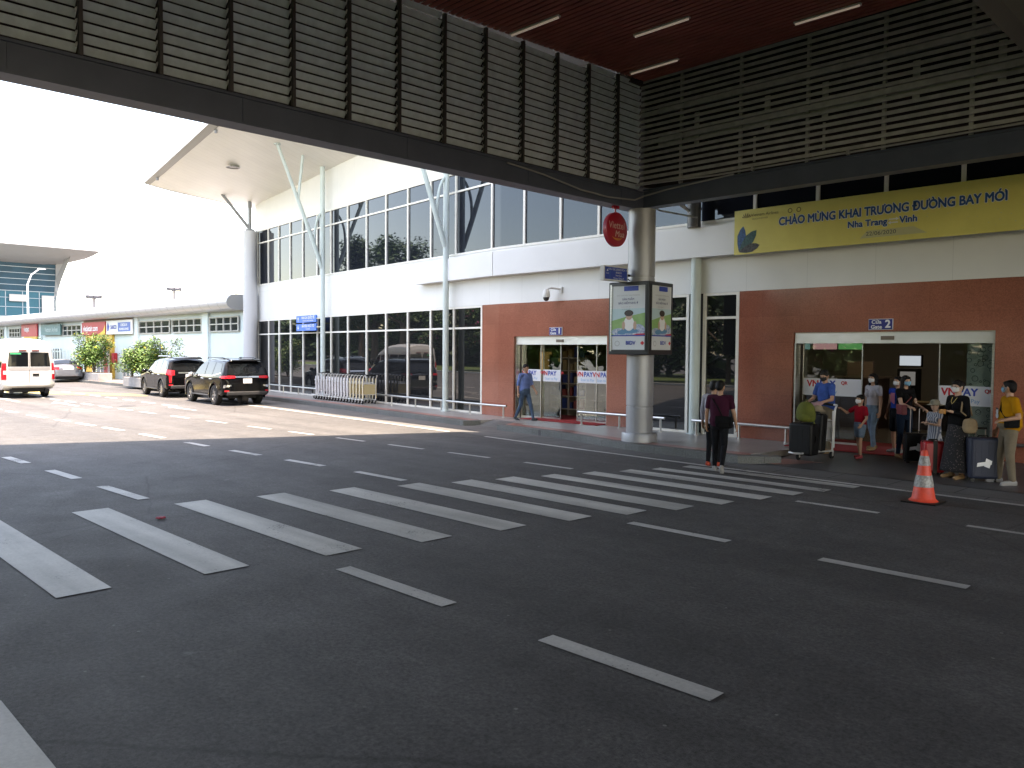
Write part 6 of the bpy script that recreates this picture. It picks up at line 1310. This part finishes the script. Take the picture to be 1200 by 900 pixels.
C_jean = cloth('jeans_blue', (.075, .13, .21), .25, 12); C_jn2 = cloth('jeans_light', (.17, .25, .34), .2, 12); C_nav = cloth('jeans_navy', (.014, .03, .06)); C_dk = cloth('trousers_dark', (.010, .011, .014)); C_kha = cloth('trousers_khaki', (.25, .20, .14), .12)
C_skirt = mat('skirt_dotted', (.01, .01, .011), .85); nt_, b_ = nodes(C_skirt); tc_ = nt_.nodes.new('ShaderNodeTexCoord'); vo_ = nt_.nodes.new('ShaderNodeTexVoronoi'); vo_.inputs['Scale'].default_value = 34; r_ = nt_.nodes.new('ShaderNodeValToRGB'); r_.color_ramp.elements[0].position = .20; r_.color_ramp.elements[1].position = .26; r_.color_ramp.elements[0].color = (.14, .11, .11, 1); r_.color_ramp.elements[1].color = (.01, .009, .011, 1)
nt_.links.new(tc_.outputs['Object'], vo_.inputs[0]); nt_.links.new(vo_.outputs['Distance'], r_.inputs[0]); nt_.links.new(r_.outputs[0], b_.inputs['Base Color'])
C_str = mat('dress_striped', (.3, .3, .3), .85); nt_, b_ = nodes(C_str); tc_ = nt_.nodes.new('ShaderNodeTexCoord'); wv_ = nt_.nodes.new('ShaderNodeTexWave'); wv_.inputs['Scale'].default_value = 9; wv_.bands_direction = 'X'; r_ = nt_.nodes.new('ShaderNodeValToRGB'); r_.color_ramp.elements[0].position = .45; r_.color_ramp.elements[1].position = .55; r_.color_ramp.elements[0].color = (.10, .12, .17, 1); r_.color_ramp.elements[1].color = (.42, .43, .46, 1)
nt_.links.new(tc_.outputs['Object'], wv_.inputs[0]); nt_.links.new(wv_.outputs[0], r_.inputs[0]); nt_.links.new(r_.outputs[0], b_.inputs['Base Color'])
S_wh = flat('shoe_pale', (.26, .25, .24), .6); S_tan = flat('shoe_tan', (.32, .19, .09), .6); S_red = flat('shoe_red', (.30, .04, .05), .6); S_rd2 = flat('shoe_orange_red', (.42, .05, .02), .6)
PI = math.pi
# man in light blue passing gate one, walking to the right
person('man in light blue shirt and jeans walking past gate one', -16.35, 16.75, .15, -PI/2-.1, 1.68, dict(lean=.04, top=C_lblue, sleeve=1.15, bottom=C_jean, bkind='trousers', shoe=M_black, skin=SKIN, nod=.1,
    armL=((-.05, .25, -1), (.0, .9, -1)), armR=((.08, -.3, -1), (.05, .05, -1)), legL=((-.02, .42, -1), (-.02, .30, -1), (0, 1, .12)), legR=((.02, -.18, -1), (.02, -.62, -1), (0, .9, -.35)), drop=.05), 'people walking outside the terminal')
# two men crossing towards the terminal
r0, J = person('man in maroon shirt with black shoulder bag seen from behind on the crossing', -7.7, 12.95, 0, .32, 1.66, dict(top=C_mar, sleeve=.62, bottom=C_dk, shoe=S_wh, sole=S_wh, head=-.25, nod=.35, lean=.03,
    armL=((-.22, .0, -1), (-.04, .2, -1)), armR=((.28, -.05, -1), (.14, .30, -1)), legL=((-.02, .22, -1), (-.02, .05, -1)), legR=((.03, -.02, -1), (.02, -.62, -1), (0, .45, -.9)), drop=.01), 'people walking outside the terminal')
k = J['k']; strap(r0, M_blk2, [V((-.16, .02, 1.40))*k, V((-.10, -.12, 1.36))*k, V((.02, -.15, 1.18))*k, V((.10, -.15, 1.02))*k], .013)
t = empty('shoulder_bag', W(r0, (.13*k, -.19*k, .86*k)), .32, 'black shoulder bag hanging at the back of the man in maroon', 'bag')
b = MB(); b.box(-.15, .15, -.06, .06, -.02, .19); b.build('bag_body', M_blk2, t, local=True, bevel=.03); b = MB(); b.box(-.15, .15, -.075, -.058, .06, .20); b.build('flap', M_blk2, t, local=True, bevel=.008); b = MB(); b.box(-.09, .09, -.085, -.062, .0, .10); b.build('pocket', M_blk2, t, local=True, bevel=.01)
person('man in white shirt and dark trousers half hidden behind the maroon shirt', -8.12, 13.45, 0, .25, 1.62, dict(top=C_wh, sleeve=1.7, bottom=C_dk, shoe=S_rd2, cap=M_black, head=-.4, nod=.3,
    armL=((-.2, .05, -1), (-.05, .25, -1)), armR=((.15, .05, -1), (.0, .4, -1)), legL=((-.02, .1, -1), (-.02, -.15, -1)), legR=((.02, .15, -1), (.02, -.05, -1))), 'people walking outside the terminal')
# man in blue behind the loaded trolley
TX, TY, TZ = -7.08, 15.28, .075
r0, J = person('grey haired man in a blue polo shirt and black mask pushing a loaded trolley', TX-.06, TY+.85, .12, PI-.35, 1.70, dict(top=C_blue, sleeve=.62, bottom=C_kha, shoe=S_tan, mask=MK_, haircol=HAIRG, head=.15, nod=.42, lean=.08, bulk=1.08, skin=SKIN,
    armL=((-.25, .25, -1), (.30, .9, -.25)), armR=((.25, .25, -1), (-.30, .9, -.25)), legL=((-.03, .15, -1), (-.02, -.1, -1)), legR=((.03, -.02, -1), (.02, -.25, -1))))
b = MB(); k = J['k']
for s_ in (-1, 1): c_ = J['neck']+V((s_*.045, .045, -.03)); b.hexa([c_+V(q) for q in ((-.03, -.02, -.03), (.03, -.02, -.03), (.03, .03, -.05), (-.03, .03, -.05), (-.03, -.03, .03), (.03, -.03, .03), (.03, .01, .01), (-.03, .01, .01))])
b.build('collar', C_blue, r0, local=True, bevel=.008)
trolley('silver baggage trolley loaded with suitcases and a green backpack', (TX, TY+.42, TZ-.0), -PI/2-.12, None, 0)
def suitcase(label, x, y, z, rz, w, d_, h, m, handle=.0, band=None, wheels=True, group='suitcases of the waiting passengers', tagp=False, tilt=0):
    t = empty('suitcase', (x, y, z), rz, label, 'suitcase', group); z0 = .055 if wheels else 0
    if tilt: t.rotation_euler = (tilt, 0, rz)
    b = MB(); b.box(-w/2, w/2, -d_/2, d_/2, z0, h); o = b.build('shell', m, t, local=True, bevel=min(.05, d_*.2), smooth=True); o.modifiers[0].segments = 4
    b = MB()
    for s_ in (-1, 1):
        for q in (-.32, -.11, .11, .32): b = MB(); b.box(q*w-.008, q*w+.008, s_*(d_/2)-.004, s_*(d_/2)+.005, z0+.07, h-.07); b.build('rib', m, t, local=True, bevel=.003)
    b = MB(); b.box(-w/2-.002, w/2+.002, -.006, .006, z0+.02, h+.001); b.build('zip', M_black, t, local=True)
    if wheels:
        for sx in (-1, 1):
            for sy in (-1, 1): b = MB(); b.lathe([(0, -.015), (.025, -.015), (.03, 0), (.025, .015), (0, .015)], (sx*(w/2-.06), sy*(d_/2-.04), .03), 12, 'y'); b.box(sx*(w/2-.06)-.015, sx*(w/2-.06)+.015, sy*(d_/2-.04)-.02, sy*(d_/2-.04)+.02, .035, z0+.012); b.build('wheel', M_black, t, local=True)
    b = MB(); b.tube([(-.08, 0, h-.005), (-.07, 0, h+.025), (.07, 0, h+.025), (.08, 0, h-.005)], .011, 8); b.build('carry_handle', M_black, t, local=True)
    b = MB(); b.tube([(w/2-.003, 0, h*.42), (w/2+.022, 0, h*.45), (w/2+.022, 0, h*.6), (w/2-.003, 0, h*.63)], .011, 8); b.build('side_handle', M_black, t, local=True)
    if handle:
        b = MB()
        for s_ in (-1, 1): b.tube([(s_*.075, d_*.35, h-.03), (s_*.075, d_*.35, h+handle)], .008, 8)
        hh = b.build('telescopic_handle', flat('handle_alu', (.6, .52, .48), .3), t, local=True); b = MB(); b.tube([(-.09, d_*.35, h+handle), (.09, d_*.35, h+handle)], .016, 8); b.build('grip', M_black, hh, local=True)
    if band: b = MB(); b.box(-.035, .035, -d_/2-.006, d_/2+.006, z0-.004, h+.006); b.build('luggage_strap', band, t, local=True)
    if tagp:
        b = MB(); b.hexa([(-.13, -d_/2-.012, .26), (.09, -d_/2-.012, .30), (.10, -d_/2-.006, .36), (-.12, -d_/2-.006, .32), (-.13, -d_/2-.015, .265), (.09, -d_/2-.02, .305), (.10, -d_/2-.014, .365), (-.12, -d_/2-.014, .325)]); b.hexa([(-.02, -d_/2-.014, .27), (.06, -d_/2-.014, .24), (.09, -d_/2-.008, .36), (.01, -d_/2-.008, .40), (-.02, -d_/2-.024, .275), (.06, -d_/2-.024, .245), (.09, -d_/2-.018, .365), (.01, -d_/2-.018, .405)]); b.build('baggage_tag', T_wh, t, local=True)
    return t
M_sb = mat('case_black', (.006, .006, .0065), .55, spec=.25); M_sr = flat('case_red', (.40, .012, .02), .35); M_sn = flat('case_navy', (.010, .016, .038), .6)
suitcase('large black suitcase upright on the front of the trolley', TX-.02, TY-.22, TZ+.11, -.12, .50, .30, .62, M_sb, wheels=False, group='luggage on the trolley')
suitcase('second black suitcase leaning back against the trolley handle', TX+.02, TY+.13, TZ+.12, -.12, .40, .22, .78, M_sb, wheels=False, group='luggage on the trolley', tilt=-.10)
bp = empty('backpack', (TX+.0, TY-.20, TZ+.76), PI-.1, 'olive green backpack lying on top of the loaded trolley', 'backpack'); bp.rotation_euler = (.30, .12, .1)
M_ol = mat('backpack_olive', (.10, .115, .014), .8, var=.25, vscale=8, bump=.4, bscale=20)
b = MB(); b.loft([(0, 0, 0, .17, .10), (0, 0, .08, .20, .13), (0, 0, .22, .19, .12), (0, .01, .34, .15, .10), (0, .02, .40, .08, .06)], 20); b.build('bag_body', M_ol, bp, local=True, smooth='all', sub=1)
b = MB(); b.loft([(0, -.10, .03, .12, .05), (0, -.11, .12, .13, .06), (0, -.10, .20, .11, .04)], 16); b.build('front_pocket', M_ol, bp, local=True, smooth='all', sub=1)
b = MB(); b.tube([(-.03, .02, .40), (0, .02, .45), (.03, .02, .40)], .009, 6); b.tube([(.16, -.02, .05), (.22, -.05, -.05), (.20, -.08, -.18)], .012, 6); b.build('strap', M_ol, bp, local=True)
ht = empty('cloth_hat', (TX+.16, TY-.06, TZ+.96), 0, 'beige cloth hat lying on top of the green backpack', 'hat'); b = MB(); b.loft([(0, 0, 0, .17, .14), (0, 0, .015, .165, .135), (0, 0, .03, .11, .10), (.01, 0, .09, .10, .09), (.015, 0, .12, .06, .05)], 20); b.build('crown', cloth('hat_beige', (.38, .31, .22)), ht, local=True, smooth='all', sub=1)
sf = empty('pink_scarf', (TX+.10, TY+.0, TZ+1.08), 0, 'folded pale pink scarf heaped behind the beige hat', 'scarf'); b = MB(); b.ell((0, 0, 0), (.12, .08, .05), 12, 8); b.ell((.05, .05, .03), (.09, .06, .04), 12, 8); b.ell((-.07, .02, .01), (.06, .06, .035), 12, 8); remesh(b, 'fabric', cloth('scarf_pink', (.50, .30, .32)), sf, .01, 3)
# family coming out of gate two
r0, J = person('small girl in a red shirt and denim shorts walking out of gate two', -6.38, 15.95, .105, PI-.45, 1.22, dict(kid=1, top=C_red, sleeve=.6, loose=1, bottom=C_jn2, bkind='shorts', slen=.62, fit=.012, shoe=S_red, mask=MW_, hair='tail', skin=SKIN, head=.1, topname='tshirt',
    armL=((-.35, .1, -1), (-.1, .7, -.6)), armR=((.75, .35, -.55), (-.15, 1, .55)), legL=((-.03, .16, -1), (-.02, .0, -1)), legR=((.03, -.08, -1), (.02, -.22, -1))))
# white shirted woman, boy, woman with red bag
r0, J = person('woman in a white top and light blue jeans behind the girl in red', -6.56, 17.05, .155, PI-.45, 1.60, dict(fem=1, top=C_wh, sleeve=.5, bottom=C_jn2, shoe=S_tan, mask=MW_, hair='long', skin=SKIN, topname='blouse', head=.1, nod=.05,
    armL=((-.2, .0, -1), (.0, .1, -1)), armR=((.15, -.05, -1), (.05, .2, -1)), legL=((-.05, .25, -1), (-.03, .0, -1)), legR=((.02, -.1, -1), (.02, -.3, -1))))
strap(r0, M_blk2, [J['neck']+V((.10, .07, -.12)), J['neck']+V((.12, .02, .0)), J['neck']+V((.12, -.08, -.06)), J['neck']+V((.11, -.13, -.25))], .012)
r0, J = person('boy in a bright blue jersey and black shorts in the doorway of gate two', -6.05, 17.0, .155, PI-.4, 1.55, dict(top=C_ryb, sleeve=.2, bottom=C_dk, bkind='shorts', slen=.85, fit=.015, shoe=S_wh, mask=MW_, skin=SKIN, topname='jersey',
    armL=((-.15, .05, -1), (-.0, .3, -1)), armR=((.15, .0, -1), (.05, .3, -1)), legL=((-.04, .12, -1), (-.03, -.05, -1)), legR=((.05, .02, -1), (.03, -.12, -1))))
b = MB()
for i, (u, w_) in enumerate(((-.035, .028), (.0, .02), (.035, .026))): z = 1.10; b.box(u-w_/2, u+w_/2, .152, .157, z-.10+.02*i, z+.12)
b.build('printed_mark', flat('jersey_print', (.45, .08, .12)), r0, local=True)
r0, J = person('woman in a black top with a blue mask and dark red handbag', -5.72, 16.42, .14, -PI/2-.5, 1.60, dict(fem=1, top=C_blk, sleeve=.45, bottom=C_nav, shoe=S_tan, mask=MB_, hair='long', skin=SKIN2, topname='blouse', head=-.05, nod=.1, bulk=1.05,
    armL=((-.1, .35, -1), (.05, 1, -.35)), armR=((.12, .45, -1), (-.05, 1, -.2)), legL=((-.03, .08, -1), (-.02, -.05, -1)), legR=((.03, .02, -1), (.02, -.1, -1))))
strap(r0, flat('strap_red', (.22, .04, .04)), [J['neck']+V((-.10, .0, .0)), J['chest']+V((-.02, .14, -.02)), J['pel']+V((.16, .14, .16))], .008)
hb_ = empty('handbag', W(r0, (.20, .15, .86)), -PI/2-.5+1.2, 'dark red handbag at the hip of the woman with the blue mask', 'handbag'); b = MB(); b.box(-.14, .14, -.05, .05, 0, .19); b.build('bag_body', flat('bag_dark_red', (.20, .025, .035), .4), hb_, local=True, bevel=.02); b = MB(); b.box(-.14, .14, -.058, -.048, .09, .195); b.build('flap', MATS['bag_dark_red'], hb_, local=True, bevel=.004)
suitcase('black suitcase with raised handle held by the woman with the blue mask', -5.40, 16.10, .09, .55, .40, .25, .58, M_sb, handle=.47, tagp=True)
suitcase('black suitcase behind the red one with its handle up', -5.05, 15.98, .09, .45, .40, .25, .56, M_sb, handle=.36)
suitcase('red suitcase with a black strap behind the traffic cone', -4.78, 15.12, .045, .65, .36, .24, .60, M_sr, band=M_black)
suitcase('navy blue suitcase with white tags beside the man in yellow', -3.98, 15.02, .04, .6, .46, .28, .74, M_sn, tagp=True, handle=.14)
r0, J = person('small child in a sun hat and striped dress', -4.98, 15.82, .09, PI-.35, 1.20, dict(kid=1, fem=1, top=C_str, sleeve=.3, dress=.42, shoe=S_tan, mask=None, sunhat=cloth('hat_cream', (.42, .38, .28)), skin=SKIN2, topname='dress', nod=.1,
    armL=((-.1, .3, -1), (.35, .8, .15)), armR=((.1, .3, -1), (-.35, .8, .2)), legL=((-.03, .02, -1), (-.02, 0, -1)), legR=((.03, .0, -1), (.02, 0, -1))))
r0, J = person('woman in a black blouse and long dotted black skirt with a beige shoulder bag', -4.38, 15.05, .04, PI-.5, 1.68, dict(fem=1, top=C_blk, sleeve=1.85, bottom=C_skirt, bkind='skirt', hem=.13, shoe=S_tan, mask=MW_, glasses=1, hair='bun', skin=SKIN2, topname='blouse', nod=.15, bulk=1.1, head=.1,
    armL=((-.22, .05, -1), (.55, .85, .25)), armR=((.22, .05, -1), (-.55, .85, .2))))
b = MB(); b.tube([J['neck']+V((-.05, .07, -.03)), J['neck']+V((-.03, .115, -.10)), J['neck']+V((0, .13, -.14)), J['neck']+V((.03, .115, -.10)), J['neck']+V((.05, .07, -.03))], .004, 6); b.build('necklace', flat('gold', (.6, .45, .15), .3), r0, local=True)
hn = (J['hands'][-1]+J['hands'][1])/2
t = empty('orange_purse', W(r0, hn+V((0, .03, -.02))), PI-.5, 'small orange purse in the hands of the woman in black', 'purse'); b = MB(); b.box(-.06, .06, -.02, .02, -.035, .045); b.build('purse_body', flat('purse_orange', (.50, .20, .03), .5), t, local=True, bevel=.012); b = MB(); b.box(-.06, .06, -.022, -.019, .0, .005); b.build('clasp', M_chrome, t, local=True)
C_bei = mat('bag_beige', (.33, .23, .13), .7, var=.15, vscale=10); strap(r0, C_bei, [J['neck']+V((-.14, .05, -.12)), J['neck']+V((-.15, .0, -.0)), J['neck']+V((-.17, -.06, -.12)), J['pel']+V((-.24, -.06, .18))], .012); strap(r0, C_bei, [J['neck']+V((-.14, .05, -.1)), J['chest']+V((-.20, .13, -.1)), J['pel']+V((-.24, .06, .18))], .012)
t = empty('shoulder_bag', W(r0, J['pel']+V((-.26, .0, -.12))), PI-.5+.6, 'beige shoulder bag hanging behind the arm of the woman in black', 'bag'); b = MB(); b.loft([(0, 0, .0, .07, .03), (0, 0, .06, .12, .055), (0, 0, .18, .12, .05), (0, 0, .27, .085, .022)], 18); b.build('bag_body', C_bei, t, local=True, smooth='all', sub=1)
b = MB()
for q in (-.06, .06): b.ell((q, -.055, .12), (.02, .008, .02), 10, 6)
b.build('stud', M_black, t, local=True)
r0, J = person('man in a yellow T-shirt and khaki trousers with crossbody strap looking left', -3.60, 15.02, .04, PI-.95, 1.70, dict(top=C_yel, sleeve=.6, loose=1, bottom=C_kha, fit=.012, shoe=S_wh, sole=S_wh, mask=MB_, glasses=1, skin=SKIN, bulk=1.28, head=-.75, nod=.05, topname='tshirt',
    armR=((.30, -.02, -1), (.05, .35, -1)), armL=((-.35, -.1, -1), (-.15, .9, -.15)), legL=((-.05, .05, -1), (-.06, -.1, -1)), legR=((.06, .20, -1), (.05, .03, -1))))
strap(r0, M_blk2, [J['neck']+V((.09, -.02, .02)), J['neck']+V((.07, .09, -.10)), J['chest']+V((-.04, .155, -.06)), J['pel']+V((-.17, .10, .14))], .013)
t = empty('waist_bag', W(r0, J['pel']+V((-.22, .05, .06))), PI-.95-1.3, 'black crossbody bag at the side of the man in yellow', 'bag'); b = MB(); b.box(-.12, .12, -.04, .04, -.04, .14); b.build('bag_body', M_blk2, t, local=True, bevel=.025); b = MB(); b.box(-.09, .09, -.05, -.04, -.01, .08); b.build('pocket', M_blk2, t, local=True, bevel=.008)
b = MB(); yv = .178*J['k']
b.ell((.03, yv, 1.19), (.045, .006, .05), 12, 6); b.ell((.03, yv, 1.12), (.055, .006, .045), 12, 6); b.build('printed_mark', flat('print_pale', (.5, .5, .48)), r0, local=True); b = MB(); b.ell((.03, yv+.004, 1.235), (.04, .006, .018), 12, 6); b.build('printed_mark', T_blk, r0, local=True)
